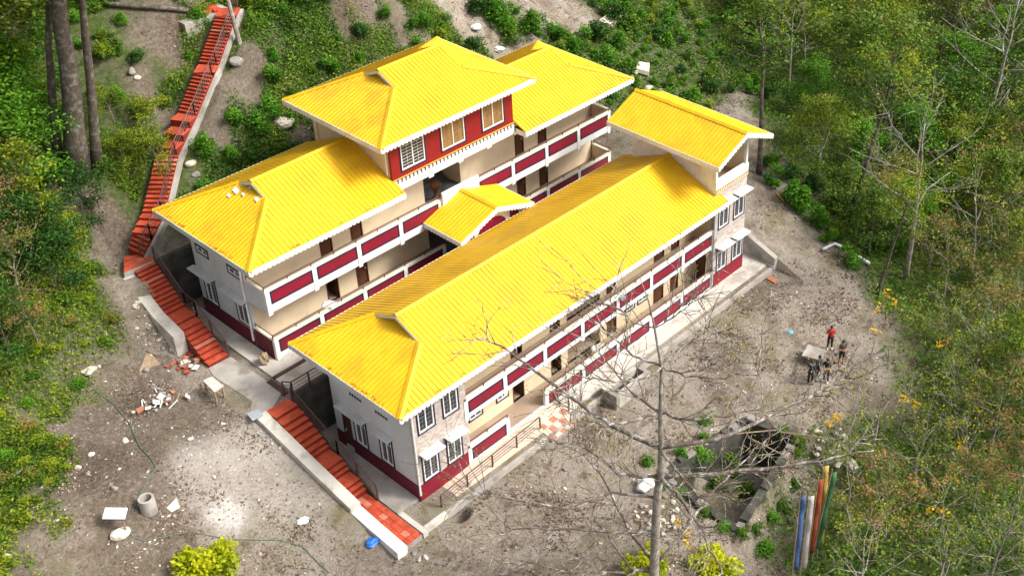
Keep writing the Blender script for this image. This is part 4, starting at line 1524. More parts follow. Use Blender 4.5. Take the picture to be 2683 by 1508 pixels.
for (px, py, sc, lab) in [(540, 1510, 1.25, 'lime-yellow bush at the bottom edge left of the walkway'), (1690, 1500, 1.0, 'lime-green bush at the foot of the bare tree'), (1870, 1500, 1.05, 'lime-green bush right of the bare tree trunk')]:
    put_shrub(LIME, G(px, py), sc, rnd.uniform(0, 6.28), lab)
for (px, py, sc) in [(1945, 1400, .6), (2050, 1330, .7), (1850, 1110, .55), (1840, 1150, .5), (1790, 1190, .5), (2010, 1440, .7), (1800, 1240, .6), (1880, 1270, .8), (1990, 1180, .8), (1930, 1240, .8), (2040, 1210, .7), (2090, 1190, .6), (1980, 1390, .6), (2020, 1360, .6), (1700, 1215, .5), (1730, 1270, .5), (1780, 1300, .45), (1850, 1345, .5), (1900, 1380, .5), (2090, 1160, .6), (2050, 1130, .6), (1960, 1120, .5), (1830, 1200, .9), (1900, 1200, .9), (1960, 1290, .8), (1760, 1240, .5), (2080, 1270, .6)]:
    put_shrub(SHRUBS[rnd.choice([1, 0])], G(px, py), sc, rnd.uniform(0, 6.28), 'small green weed clump beside the stone pit', 'weeds round the stone pit', .7)


# undergrowth: nobody could count it
def undergrowth(name, n_, box, seed, leaf, mats, label, ok=None, hgt=.5, thr=.25):
    rs = np.random.RandomState(seed)
    x = rs.uniform(box[0], box[1], n_ * 3)
    y = rs.uniform(box[2], box[3], n_ * 3)
    v_ = veg(x, y)
    keep = (v_ > thr) & (rs.rand(len(x)) < v_)
    if ok is not None:
        keep &= ok(x, y)
    # only what the picture could plausibly see
    zz = H(x, y)
    d = np.stack([x, y, zz], 1) - CAM
    zc = d @ CF
    px, py = PPX + FPX * (d @ CR) / zc, PPY - FPX * (d @ CU) / zc
    keep &= (px > -150) & (px < IW + 150) & (py > -150) & (py < IH + 220)
    x, y, zz = x[keep][:n_], y[keep][:n_], zz[keep][:n_]
    clump = .5 + .5 * vn(x, y, .55, 3) + .35 * vn(x, y, 1.9, 5)
    z = zz + np.abs(rs.normal(0, 1, len(x))) * hgt * np.clip(clump, .08, 1)
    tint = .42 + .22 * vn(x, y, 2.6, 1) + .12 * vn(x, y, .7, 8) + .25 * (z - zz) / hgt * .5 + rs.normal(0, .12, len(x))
    v, tn = leaf_arrays(np.stack([x, y, z], 1), rs.uniform(.6, 1.4, len(x)) * leaf, rs, tint, 1.0)
    me_ = leaf_mesh(name, v, tn, mats)
    o = bpy.data.objects.new(name, me_)
    COL.objects.link(o)
    return tag(o, label, 'undergrowth', kind='stuff')


undergrowth('undergrowth', 100000, (-6, 30, 19.6, 38), 41, .17, 'leaf', 'weeds and herbs covering the hillside behind the buildings', lambda x, y: ((x > 3.5 + .55 * (y - 22)) | (vn(x, y, 1.6, 2) > .25)) & (np.min([seg_d(x, y, a[:2], b_[:2])[0] for a, b_ in zip(SP[:-1], SP[1:])], 0) > 1.1))
undergrowth('undergrowth', 120000, (7, 95, -32, 45), 42, .22, 'leaf', 'low green growth under the trees on the right', lambda x, y: (edge_d(x, y) > -1.5) | ((x > 29) & (y > 9)), hgt=.6)
undergrowth('undergrowth', 60000, (-26, -4, -4, 26), 43, .16, 'leafyellow', 'yellow-green weeds on the left fringe of the clearing', hgt=.4)


# bare ground litter: chips, dry leaves, scraps
def scraps(name, n_, box, seed, size, label, ok, mats='litter', bias=0.0):
    rs = np.random.RandomState(seed)
    x = rs.uniform(box[0], box[1], n_ * 4)
    y = rs.uniform(box[2], box[3], n_ * 4)
    dens = .12 + .88 * ss(-.1, .8, vn(x, y, 1.6, 4) + .5 * vn(x, y, .6, 2)) ** 1.5
    keep = ok(x, y) & (rs.rand(len(x)) < dens)
    x, y = x[keep][:n_], y[keep][:n_]
    z = H(x, y) + .02
    tint = np.clip(rs.beta(1.2, 3.0, len(x)) + .25 * np.clip(vn(x, y, 1.1, 6), -.5, 1) + bias, 0, 1)
    C_ = np.stack([x, y, z], 1)
    v, tn = leaf_arrays(C_, rs.lognormal(0, .45, len(x)) * size, rs, tint, .35, .7)
    o = bpy.data.objects.new(name, leaf_mesh(name, v, tn, mats))
    COL.objects.link(o)
    return tag(o, label, 'litter', kind='stuff')


def yard_ok(x, y):
    return (edge_d(x, y) < 1.2) & (y < -1.7) & ~in_poly(x, y, PIT)


def left_ok(x, y):
    return (x < -3.9) & (veg(x, y) < .75) & (y < 21)


def far_ok(x, y):
    return ((y > 20) | (x > 29.2)) & (veg(x, y) < .8) & (edge_d(x, y) < 1)


scraps('litter', 26000, (-6, 40, -20, -1.5), 51, .10, 'pale chips, dry leaves and scraps strewn over the yard', yard_ok)
scraps('litter', 20000, (-20, -3.9, -5, 21), 52, .09, 'chips and scraps strewn over the slope left of the stairs', left_ok)
scraps('litter', 22000, (-4, 45, -4, 36), 53, .11, 'stones and dry scraps on the bare parts of the hillside', far_ok)


# ------------------------------------------------------------------ stones
def rock_mesh(seed, m_):
    rs = np.random.RandomState(seed)
    import bmesh
    bm = bmesh.new()
    bmesh.ops.create_icosphere(bm, subdivisions=2, radius=.5)
    k = rs.normal(0, 1, (6, 3))
    k /= np.linalg.norm(k, axis=1)[:, None]
    off = rs.uniform(.24, .42, 6)
    for v in bm.verts:
        c_ = np.array(v.co)
        for q, t in zip(k, off):
            s_ = c_ @ q
            if s_ > t:
                c_ = c_ - q * (s_ - t) * .9
        v.co = c_ * (1, .8, .62)
    me_ = bpy.data.meshes.new('rock')
    bm.to_mesh(me_)
    bm.free()
    me_.materials.append(M_[m_])
    return me_


ROCKS = [rock_mesh(1, 'stone'), rock_mesh(2, 'palestone'), rock_mesh(3, 'stone'), rock_mesh(4, 'palestone'), rock_mesh(5, 'palestone')]


def put_rock(p, s, k, label, group=None, name='rock', flatten=1.0):
    o = bpy.data.objects.new(name, ROCKS[k % 5])
    COL.objects.link(o)
    o.location = (p[0], p[1], p[2] + s * .1)
    o.rotation_euler = (rnd.uniform(-.3, .3), rnd.uniform(-.3, .3), rnd.uniform(0, 6.28))
    o.scale = (s, s * rnd.uniform(.8, 1.1), s * flatten)
    return tag(o, label, 'rock', group)


put_rock(G(2230, 1222), 1.0, 1, 'big pinkish boulder beside the coloured flags')
put_rock(G(315, 1400), 1.0, 1, 'pale boulder below the white board on its post')
put_rock(G(620, 165), .9, 0, 'grey boulder right of the hillside stair')
put_rock(G(585, 1110 + 0), .28, 1, 'round pale stone lying near the lower stair head')
put_rock(G(745, 325), 1.3, 1, 'pale outcrop left of the central roof', flatten=1.3)
for px, py in [(690, 275), (715, 285), (345, 190), (360, 205), (500, 430), (515, 460), (695, 300)]:
    put_rock(G(px, py), rnd.uniform(.45, .8), rnd.randint(0, 4), 'weathered rock on the hillside left of the rear building', 'hillside rocks')
for px, py in [(1640, 185), (1665, 190), (1700, 235), (1660, 205), (1735, 250)]:
    put_rock(G(px, py), rnd.uniform(.7, 1.2), rnd.randint(0, 4), 'rough rock at the corner of the right roof', 'rocks behind the right roof')
for i in range(26):
    t = i / 25
    px, py = 345 + 115 * t + rnd.uniform(-14, 14), 790 + 135 * t + rnd.uniform(-10, 14)
    put_rock(G(px, py), rnd.uniform(.18, .42), rnd.randint(0, 4), 'loose stone tipped along the side wall of the middle stair', 'stones along the middle stair')
for i in range(16):
    t = i / 15
    px, py = 680 + 150 * t + rnd.uniform(-8, 6), 1125 + 110 * t + rnd.uniform(-4, 10)
    put_rock(G(px, py), rnd.uniform(.14, .3), rnd.randint(0, 4), 'pale stone along the outer foot of the lower stair kerb', 'stones along the lower stair')
for i in range(30):
    put_rock(G(rnd.uniform(1650, 1790), rnd.uniform(1300, 1390)), rnd.uniform(.2, .42), rnd.randint(0, 4), 'grey stone of the heap left of the stone pit', 'stone heap by the pit')
for i in range(26):
    px, py = rnd.gauss(2165, 30), rnd.gauss(1160, 28)
    put_rock(G(px, py), rnd.uniform(.2, .5), rnd.randint(0, 4), 'stone of the rubble heap above the coloured flags', 'rubble heap by the flags')
for px, py in [(225, 975), (260, 960), (275, 1000), (215, 1010), (385, 970), (410, 1075), (350, 1080), (400, 1010), (240, 1190), (205, 1225), (230, 1240), (300, 1280), (395, 930), (420, 890), (360, 860), (170, 1380), (150, 1360), (500, 1150), (560, 1250), (330, 1155), (440, 1040)]:
    put_rock(G(px, py), rnd.uniform(.22, .5), rnd.randint(0, 4), 'loose stone on the bare slope left of the stairs', 'stones on the left slope')
for px, py in [(1085, 1450), (1100, 1465), (1115, 1462), (1330, 1440), (1660, 1255), (1480, 1230)]:
    put_rock(G(px, py), rnd.uniform(.2, .4), rnd.randint(0, 4), 'stone lying on the yard below the front building', 'stones in the yard')


# ------------------------------------------------------------------ pit, tank, entrance steps, railings
import bmesh
PT = thing('stone_pit', (12.5, -10.2, -2.6), 'deep stone-walled pit dug in the yard right of the bare tree', 'pit')
bm_r = random.Random(9)
for i in range(4):
    a, b_ = PIT[i], PIT[(i + 1) % 4]
    d = (b_ - a) / np.hypot(*(b_ - a))
    nn = np.array([d[1], -d[0]]) * .42
    base = [a - nn * .55, b_ - nn * .55, b_ + nn * .45, a + nn * .45]
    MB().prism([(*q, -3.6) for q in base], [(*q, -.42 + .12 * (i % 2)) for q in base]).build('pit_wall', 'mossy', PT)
    # coping stones
    L = np.hypot(*(b_ - a))
    k = int(L / .62)
    for j in range(k):
        if bm_r.random() < .3:
            continue
        c_ = a + (b_ - a) * (j + .5) / k
        w_ = L / k * bm_r.uniform(.3, .5)
        mb = MB()
        u, v_ = d * w_, np.array([d[1], -d[0]]) * bm_r.uniform(.18, .26)
        q = [c_ - u - v_, c_ + u - v_, c_ + u + v_, c_ - u + v_]
        z0 = -.42 + .12 * (i % 2) + .003
        mb.prism([(*p, z0) for p in q], [(*(c_ + (p - c_) * .85), z0 + bm_r.uniform(.08, .2)) for p in q])
        mb.build('coping_stone', bm_r.choice(['stone', 'mossy', 'mossy']), PT)
TK = thing('masonry_tank', (13.0, -2.0, -.5), 'grey masonry water tank with an open trough beside the front pavement', 'tank')
for q in [(11.7, 11.95, -2.7, -1.65), (14.35, 14.6, -2.7, -1.65)]:
    MB().box(*q, -.6, .5).build('tank_wall', 'stone', TK)
for q in [(11.96, 14.34, -2.7, -2.45), (11.96, 14.34, -1.9, -1.65)]:
    MB().box(*q, -.6, .5).build('tank_wall', 'concrete', TK)
MB().box(11.97, 14.33, -2.44, -1.91, -.6, .1).build('tank_floor', 'drain', TK)
MB().box(11.66, 13.2, -1.95, -1.6, .503, .6).build('tank_lid', 'pale', TK)
ES = thing('entrance_steps', (8.5, -1.3, -.4), 'checkered cream and terracotta tiled entrance steps with metal rail', 'steps')
for k in range(3):
    y1 = -.76 - .36 * k
    z = .05 - .16 * k
    MB().box(7.5, 9.45, y1 - .36, y1 - .002, -.5, z).build('step', 'concrete', ES)
    for j in range(5):
        MB().box(7.51 + .388 * j, 7.885 + .388 * j, y1 - .355, y1 - .008, z + .002, z + .025).build('tile', 'tilecream' if (j + k) % 2 else 'tileterra', ES)
RL = thing('ramp_railing', (4, -1.1, -.2), 'brown steel railing along the ramp in front of the stone bay', 'railing')
put_railing(RL, [(.42, -1.05, -.16), (7.4, -1.05, .2)], .82, 1.75)
RL = thing('entrance_railing', (9.6, -.9, 0), 'short brown steel railing right of the entrance steps', 'railing')
put_railing(RL, [(9.62, -.1, .0), (9.62, -1.05, .0)], .82, 1.0)
RL = thing('terrace_railing', (1, 8.0, 3.1), 'brown steel railing on top of the wall between the two buildings', 'railing')
put_railing(RL, [(-1.6, 8.4, 3.1), (-1.35, 7.97, 3.14), (7.0, 7.97, 3.14)], .9, 1.0)
# utility pole and wire
UP = thing('utility_pole', tuple(G(628, 112)), 'pale leaning pole beside the top of the hillside stair', 'pole')
b0 = G(628, 112)
MB().tube([b0 - [0, 0, .2], b0 + [-.25, .1, 3.5]], [.16, .12], 8).build('pole', 'palebark', UP)


# ------------------------------------------------------------------ odds and ends on the ground
def sheet(name, quad, th, m_, label, cat, z_off=.03, group=None):
    q = [np.array(v) for v in quad]
    mb = MB().prism([v + [0, 0, z_off] for v in q], [v + [0, 0, z_off + th] for v in q])
    return mb.build(name, m_, label=label, cat=cat, group=group, origin=q[0])


def gquad(*pp):
    return [G(*p) for p in pp]


def crumple(name, p, s, m_, label, cat, seed=1, flat=.6):
    rs = np.random.RandomState(seed)
    bm = bmesh.new()
    bmesh.ops.create_icosphere(bm, subdivisions=3, radius=.5)
    f_ = rs.normal(0, 4, (5, 3))
    ph = rs.uniform(0, 6, 5)
    for v in bm.verts:
        c_ = np.array(v.co)
        v.co = c_ * (1 + .16 * sum(math.sin(float(c_ @ a) * 1.6 + b_) for a, b_ in zip(f_, ph)) / 1.6)
        v.co.z *= flat
    me_ = bpy.data.meshes.new(name)
    bm.to_mesh(me_)
    bm.free()
    me_.materials.append(M_[m_])
    o = bpy.data.objects.new(name, me_)
    COL.objects.link(o)
    o.location = (p[0], p[1], p[2] + s * flat * .42)
    o.scale = (s, s * .85, s)
    return tag(o, label, cat)


crumple('sack', G(1692, 1275), 1.0, 'cloth', 'white bulging sack left of the bare tree trunk', 'sack', 3)
crumple('sack', (14.0, .85, .2), 1.0, 'cloth', 'white plastic bundle lying in the lower corridor', 'sack', 4, .7)
crumple('sack', G(975, 1425), .6, 'bluebag', 'blue plastic bag beside the walkway kerb', 'bag', 5)
crumple('sack', G(795, 1365), .55, 'cloth', 'crumpled white sheet on the pale spill', 'sheet', 6, .25)
crumple('sack', G(1245, 75), .8, 'cloth', 'white sacks lying in the earth gully', 'sack', 7, .4)
crumple('sack', G(1308, 132), .75, 'cloth', 'white torn sack lower in the earth gully', 'sack', 8, .4)
crumple('sack', G(235, 975), .7, 'palestone', 'tan crumpled sacking on the left slope', 'sack', 9, .4)
crumple('sack', G(2072, 870), .3, 'cyan', 'small cyan plastic bag on the open yard', 'bag', 10, .3)
crumple('sack', (3.6, 11.3, 4.47), .8, 'cloth', 'bundle of white and red cloth on the lower rear balcony', 'cloth', 11, .3)
crumple('sack', (-.75, 11.3, 3.115), .55, 'plank', 'brown sack standing at the corner of the rear building', 'sack', 12, 1.3)
sheet('sheet', gquad((365, 975), (382, 930), (396, 925), (420, 955)), .03, 'plank', 'tan fan-shaped board lying on the left slope', 'board')
sheet('slab', gquad((437, 1332), (463, 1305), (472, 1330), (450, 1342)), .03, 'tilecream', 'pale yellow board right of the concrete pipe', 'board')
sheet('tin_sheet', [at(x, y, z=3.3) for x, y in ((646, 1083), (678, 1072), (690, 1087), (662, 1102))], .03, 'tin', 'bluish tin sheet at the head of the lower stair', 'tin sheet', .0)
sheet('slab', gquad((1570, 62), (1600, 40), (1630, 55), (1598, 76)), .25, 'paletop', 'large white slab on the ground above the right roof', 'slab', .05)
sheet('slab', gquad((1585, 42), (1600, 28), (1613, 34), (1600, 46)), .2, 'tileterra', 'small reddish slab beside the large white slab', 'slab', .05)
sheet('slab', gquad((1665, 195), (1675, 178), (1702, 182), (1700, 205)), .35, 'palestone', 'pale flat-topped block at the corner of the right roof', 'block', .2)
sheet('hatch_cover', gquad((2008, 732), (2016, 724), (2038, 736), (2030, 745)), .1, 'tileterra', 'small pink slab by the drain end right of the tower', 'slab', .02)
sheet('concrete_slab', [at(x, y, z=.05) for x, y in ((2100, 935), (2118, 906), (2166, 922), (2149, 948))],   .14, 'concrete', 'grey concrete slab behind the group of people', 'slab', 0)
put_rock((22.2, -8.5, -.45), .55, 0, 'stone propping the concrete slab, left side')
put_rock((22.9, -8.7, -.45), .55, 2, 'stone propping the concrete slab, right side')
# work table
tq = [at(x, y, z=3.85) for x, y in ((532, 998), (562, 1028), (586, 1012), (556, 988))]
TB = thing('work_table', (*np.mean([q[:2] for q in tq], 0), 3.08), 'rough trestle table with a stained pinkish top on the left terrace', 'table')
MB().prism(tq, [q + [0, 0, .06] for q in tq]).build('table_top', 'paletop', TB)
cen = np.mean(tq, 0)
for q in tq:
    p = cen + (q - cen) * .85
    MB().box(p[0] - .04, p[0] + .04, p[1] - .04, p[1] + .04, 2.95, 3.845).build('leg', 'plank', TB)
for i in (0, 2):
    a, b_ = cen + (tq[i] - cen) * .85, cen + (tq[(i + 1) % 4] - cen) * .85
    MB().tube([(a[0], a[1], 3.3), (b_[0], b_[1], 3.3)], .03, 4).build('brace', 'plank', TB)
# concrete pipe section standing on end
p = G(392, 1338)
PI = thing('concrete_pipe', tuple(p), 'grey concrete pipe section standing on end at lower left', 'pipe')
mb = MB()
k = 20
cs = [(math.cos(2 * math.pi * i / k), math.sin(2 * math.pi * i / k)) for i in range(k)]
vs = [(p[0] + c_ * r_, p[1] + s_ * r_, p[2] + z) for r_, z in ((.36, -.05), (.36, .85), (.25, .85), (.25, .05)) for c_, s_ in cs]
fs = [(j * k + i, j * k + (i + 1) % k, (j + 1) * k + (i + 1) % k, (j + 1) * k + i) for j in range(3) for i in range(k)]
fs.append(tuple(3 * k + i for i in range(k)))
mb.add(vs, fs)
mb.build('pipe_shell', 'concrete', PI, smooth=False)
# white board on a post
p = G(332, 1395)
SG = thing('post_light', tuple(p), 'white rectangular panel on a short post at lower left', 'lamp post')
tp = p + [0, 0, 1.15]
MB().tube([p - [0, 0, .1], tp], .045, 6).build('post', 'plank', SG)
u = np.array([.64, -.77, 0])
v_ = np.array([.6, .5, .35])
c_ = tp + [0, 0, .06] - u * .25
q = [c_ - u * .5 - v_ * .3, c_ + u * .5 - v_ * .3, c_ + u * .5 + v_ * .3, c_ - u * .5 + v_ * .3]
MB().prism(q, [x + [0, 0, .05] for x in q]).build('panel', 'white', SG)
MB().prism([x - [0, 0, .045] for x in q], [x - [0, 0, .004] for x in q]).build('housing', 'navy', SG)


def ground_line(name, pp, r_, m_, label, cat, lift=.02):
    pts = []
    for (a, b_), (c_, d) in zip(pp[:-1], pp[1:]):
        for t in np.linspace(0, 1, 5)[:-1]:
            q = G(a + (c_ - a) * t, b_ + (d - b_) * t)
            pts.append(q + [0, 0, r_ + lift])
    mb = MB().tube(pts, r_, 6)
    return mb.build(name, m_, label=label, cat=cat, smooth=True, origin=pts[0])


ground_line('hose', [(245, 1020), (300, 1060), (340, 1110), (365, 1170), (395, 1200), (410, 1225), (385, 1265), (360, 1310), (340, 1355)], .022, 'hose', 'green hose snaking down the left slope to the white panel', 'hose')
ground_line('hose', [(333, 1385), (350, 1408), (380, 1417), (440, 1405), (500, 1393), (600, 1413), (730, 1415), (790, 1430), (840, 1480), (870, 1507)], .02, 'hose', 'green hose curving along the bottom left of the yard', 'hose')
ground_line('pvc_pipe', [(2155, 660), (2185, 645), (2210, 655)], .12, 'pvc', 'bent white drain pipe at the far rim of the yard', 'pipe', .1)
ground_line('pvc_pipe', [(2240, 675), (2290, 705)], .12, 'pvc', 'straight white drain pipe downhill of the bent one', 'pipe', .1)
ground_line('pole', [(2032, 505), (2060, 535)], .04, 'gold', 'orange pole lying near the shrubs right of the tower', 'pole')
ground_line('tarp', [(2000, 462), (2040, 482)], .1, 'bluebag', 'strip of blue tarpaulin at the foot of the shrubs', 'tarp')
ground_line('log', [(285, 22), (400, 30), (525, 40)], .16, 'bark', 'dark fallen trunk lying above the hillside near the stair head', 'log', .1)
ground_line('log', [(15, 1258), (60, 1235), (98, 1222)], .09, 'palebark', 'pale log at the lower left edge', 'log')
for i, (a, b_, c_, d) in enumerate([(2040, 1130, 2190, 1150), (1880, 1140, 2040, 1125), (1960, 1145, 2090, 1210)]):
    pa_, pb_ = at(a, b_, z=.2), at(c_, d, z=.1)
    MB().tube([pa_, pb_], .04, 5).build('bamboo_pole', 'plank', label=['yellowish pole crossing the pit to the rubble heap', 'yellowish pole lying over the near end of the pit', 'split pole slanting down over the pit'][i], cat='pole', origin=pa_)
# scrap heaps
for (px, py, lab, cols, k, spread_, seed) in [
        (415, 1055, 'heap of broken white tubes and scraps on the left slope', ['pvc', 'cloth', 'plank', 'tileterra'], 22, .55, 1),
        (490, 952, 'heap of broken red tiles at the foot of the middle stair', ['tile', 'tile', 'cloth', 'tilepale', 'stone'], 26, .42, 2)]:
    c_ = G(px, py)
    rs = np.random.RandomState(seed)
    for j in range(k):
        q = c_[:2] + rs.normal(0, spread_, 2)
        z = float(H(*q)) + .05 + .15 * rs.rand()
        d = rs.normal(0, 1, 3) * [1, 1, .3]
        d /= np.linalg.norm(d)
        L = rs.uniform(.1, .34)
        mt = cols[rs.randint(len(cols))]
        mb = MB()
        if mt in ('pvc', 'plank'):
            mb.tube([np.array([*q, z]) - d * L, np.array([*q, z]) + d * L], .035, 5)
        else:
            e1 = np.cross(d, [0, 0, 1])
            e1 /= np.linalg.norm(e1)
            w_ = L * rs.uniform(.3, .8)
            cc = np.array([*q, z])
            qq = [cc - d * L * .6 - e1 * w_, cc + d * L * .6 - e1 * w_, cc + d * L * .5 + e1 * w_, cc - d * L * .6 + e1 * w_ * .8]
            mb.prism(qq, [x + [0, 0, .04] for x in qq])
        mb.build('scrap', mt, label='scrap of the ' + lab, cat='scrap', group=lab, origin=np.array([*q, z]))
# curled bits left on the roofs
lf = [(618, 502), (600, 515), (637, 512), (672, 525), (655, 495)]
for i, (px, py) in enumerate(lf):
    sl = (11.27 - 9.85) / 3.42
    d = ray(px, py)
    t = (9.85 + sl * (CAM[0] + 1.27) - CAM[2]) / (d[2] - sl * d[0])
    q = CAM + d * t + [0, 0, .06]
    mb = MB()
    s_ = [.26, .15, .13, .18, .10][i]
    qq = [q + [-s_ * .6, -s_, -s_ * .6 * sl], q + [s_ * .5, -s_ * .9, s_ * .5 * sl], q + [s_ * .6, s_, s_ * .6 * sl], q + [-s_ * .3, s_ * .8, -s_ * .3 * sl]]
    mb.prism(qq, [x + [0, 0, .02] for x in qq])
    mb.build('paper_scrap', 'white', label='white scrap stuck on the left yellow roof below the gablet', cat='scrap', group='scraps on the left roof', origin=q)
# coloured flags on poles
for px, py, px2, py2, m_, lab in [(2098, 1287, 2076, 1494, 'flagblue', 'tall blue cloth flag, leftmost of the flag row'), (2120, 1290, 2096, 1494, 'flagwhite', 'tall faded white cloth flag in the flag row'),
                                (2145, 1248, 2117, 1450, 'flagred', 'tall red cloth flag in the flag row'), (2158, 1210, 2142, 1432, 'flagyellow', 'tall yellow cloth flag in the flag row'),
                                (2181, 1228, 2131, 1440, 'flaggreen', 'tall green cloth flag, rightmost of the flag row')]:
    base = G(px2 - (px - px2) * .1, py2 + 25)
    # top of the pole straight above, where the photo shows it
    d = ray(px, py)
    t = ((base[:2] - CAM[:2]) @ d[:2]) / (d[:2] @ d[:2])
    top = CAM + d * t
    F_ = thing('prayer_flag', tuple(base), lab, 'flag', 'row of coloured flags')
    MB().tube([base - [0, 0, .2], top], [.05, .03], 6).build('pole', 'plank', F_)
    u = np.array([.64, -.77, 0]) * .28
    mb = MB()
    k = 14
    vs, fs = [], []
    for i in range(k + 1):
        s_ = .12 + .84 * i / k
        c_ = base + (top - base) * s_
        w_ = .06 * math.sin(i * .9 + px)
        for o_ in (.05, .5, 1.0):
            vs.append(c_ + u * o_ + np.array([.77, .64, 0]) * (w_ * o_ + .03 * math.sin(i * 1.7 + o_ * 3)))
    for i in range(k):
        for j in range(2):
            fs.append((3 * i + j, 3 * i + j + 1, 3 * i + j + 4, 3 * i + j + 3))
    mb.add(vs, fs)
    cl = mb.build('cloth', m_, F_, smooth=True)
    so = cl.modifiers.new('thick', 'SOLIDIFY')
    so.thickness = .012


# ------------------------------------------------------------------ the bare tree in front
BT = at(1718, 1600, z=-.6)
BT[2] = float(H(BT[0], BT[1])) - .1


def z_for(py):
    lo, hi = 0.0, 24.0
    for _ in range(40):
        m_ = (lo + hi) / 2
        if proj((BT[0], BT[1], m_))[1] > py:
            lo = m_
        else:
            hi = m_
    return lo


rs = np.random.RandomState(5)
HT = thing('bare_tree', tuple(BT), 'tall nearly leafless tree with whorled branches in front of the building', 'tree')
d0 = CF[:2] / np.hypot(*CF[:2])


def on_plane(px, py):
    """point in the upright plane through the trunk that faces the camera"""
    d = ray(px, py)
    t = ((BT[:2] - CAM[:2]) @ d0) / (d[:2] @ d0)
    return CAM + d * t


tk = [(1716, 1600), (1714, 1500), (1717, 1400), (1722, 1300), (1732, 1230), (1732, 1172), (1730, 1080), (1733, 960), (1715, 860), (1700, 790), (1672, 715)]
tp = [on_plane(*q) for q in tk]
tp[0] = BT.copy()
trunk = MB()
trunk.tube(tp, [.25, .22, .20, .18, .16, .115, .09, .062, .045, .032, .012], 10)
trunk.build('trunk', 'palebark', HT, smooth=True)
tips = []


def hero_branch(pp, r0, rise, sub=5):
    """pp: photo points from the trunk outward; rise: metres gained towards the tip"""
    a = on_plane(*pp[0])
    pts = [a]
    for i, q in enumerate(pp[1:]):
        pts.append(at(*q, z=a[2] + rise * (i + 1) / (len(pp) - 1)))
    out = []
    for i in range(len(pts) - 1):
        for t in np.linspace(0, 1, 5)[:-1]:
            out.append(pts[i] + (pts[i + 1] - pts[i]) * t + rs.normal(0, .03, 3))
    out.append(pts[-1])
    mb = MB().tube(out, [.022 + (r0 * 1.35 - .022) * (1 - k_) ** .8 for k_ in np.linspace(0, 1, len(out))], 6)
    n_ = len(out)
    for s in range(int(sub * 2.1)):
        j = rs.randint(int(n_ * .2), n_)
        d = out[min(j + 1, n_ - 1)] - out[max(j - 1, 0)]
        d = d / np.linalg.norm(d)
        side = np.cross(d, [0, 0, 1]) * rs.choice([-1, 1])
        L = rs.uniform(1.1, 2.9)
        q, dd = limb(mb, out[j], d * .7 + side * rs.uniform(.4, 1) + [0, 0, rs.uniform(-.1, .4)], L, max(.022, r0 * .36), rs, .16, .03, 5, 4, .012)
        for _ in range(3):
            w_ = q[rs.randint(2, 6)]
            q2, _d = limb(mb, w_, dd + rs.normal(0, .8, 3), L * .45, .016, rs, .2, .03, 3, 3, .009)
            tips.extend([q2[3], q2[2]])
        tips.append(q[5])
    tips.append(out[-1])
    mb.build('branch', 'twig', HT, smooth=True)


for pp, r0, rise, sub in [
        ([(1724, 1175), (1600, 1110), (1520, 1058), (1400, 970), (1310, 905), (1258, 883)], .085, 1.6, 8),
        ([(1732, 1172), (1900, 1145), (2060, 1070), (2150, 1025), (2215, 990)], .085, 1.4, 8),
        ([(1732, 1180), (1780, 1240), (1830, 1300), (1870, 1320)], .05, .4, 6),
        ([(1728, 1082), (1670, 1098), (1590, 1115), (1532, 1101)], .05, .5, 6),
        ([(1732, 1082), (1780, 1097), (1900, 1093), (2000, 1060)], .05, .6, 7),
        ([(1728, 1080), (1660, 1030), (1590, 950), (1543, 886)], .05, 1.0, 7),
        ([(1732, 1075), (1780, 1025), (1850, 955), (1880, 900), (1868, 840)], .045, 1.6, 7),
        ([(1733, 960), (1660, 930), (1600, 880), (1560, 840)], .035, 1.0, 6),
        ([(1733, 955), (1800, 900), (1880, 870), (1930, 880)], .035, .9, 6),
        ([(1733, 962), (1690, 990), (1600, 1000), (1520, 985)], .035, .7, 6),
        ([(1733, 962), (1800, 985), (1900, 990), (1980, 960)], .035, .8, 6),
        ([(1715, 860), (1660, 845), (1610, 800), (1580, 770)], .022, .8, 5),
        ([(1715, 858), (1760, 830), (1800, 780)], .022, .9, 5),
        ([(1730, 1250), (1880, 1240), (2030, 1225), (2150, 1205), (2290, 1180)], .09, .9, 9),
        ([(1725, 1250), (1620, 1240), (1545, 1180), (1500, 1157)], .06, .6, 7),
        ([(1735, 1250), (1790, 1310), (1830, 1370), (1860, 1440), (1893, 1500)], .08, .5, 6),
        ([(1712, 1390), (1620, 1392), (1500, 1385), (1340, 1385)], .07, .4, 8),
        ([(1710, 1465), (1650, 1390), (1625, 1340), (1580, 1250), (1540, 1200), (1490, 1160)], .075, .9, 8),
        ([(1730, 1465), (1795, 1390), (1855, 1300), (1915, 1240), (1975, 1175)], .07, 1.2, 7),
        ([(1708, 1490), (1650, 1490), (1590, 1400), (1550, 1350)], .06, .5, 7),
        ([(1715, 1300), (1600, 1290), (1480, 1330), (1300, 1300), (1250, 1290)], .05, .5, 8),
        ([(1715, 1500), (1600, 1497), (1500, 1500), (1380, 1470)], .05, .4, 8)]:
    hero_branch(pp, r0, rise, sub)
tips = np.array(tips)
N = len(tips) * 2
c_ = np.repeat(tips, 2, 0) + rs.normal(0, .07, (N, 3))
v, tn = leaf_arrays(c_, rs.uniform(.05, .11, N), rs, rs.uniform(.5, 1, N), 1.0)
o = bpy.data.objects.new('buds', leaf_mesh('buds', v - BT, tn, 'leafyellow'))
COL.objects.link(o)
o.parent = HT
tag(o, kind='stuff')

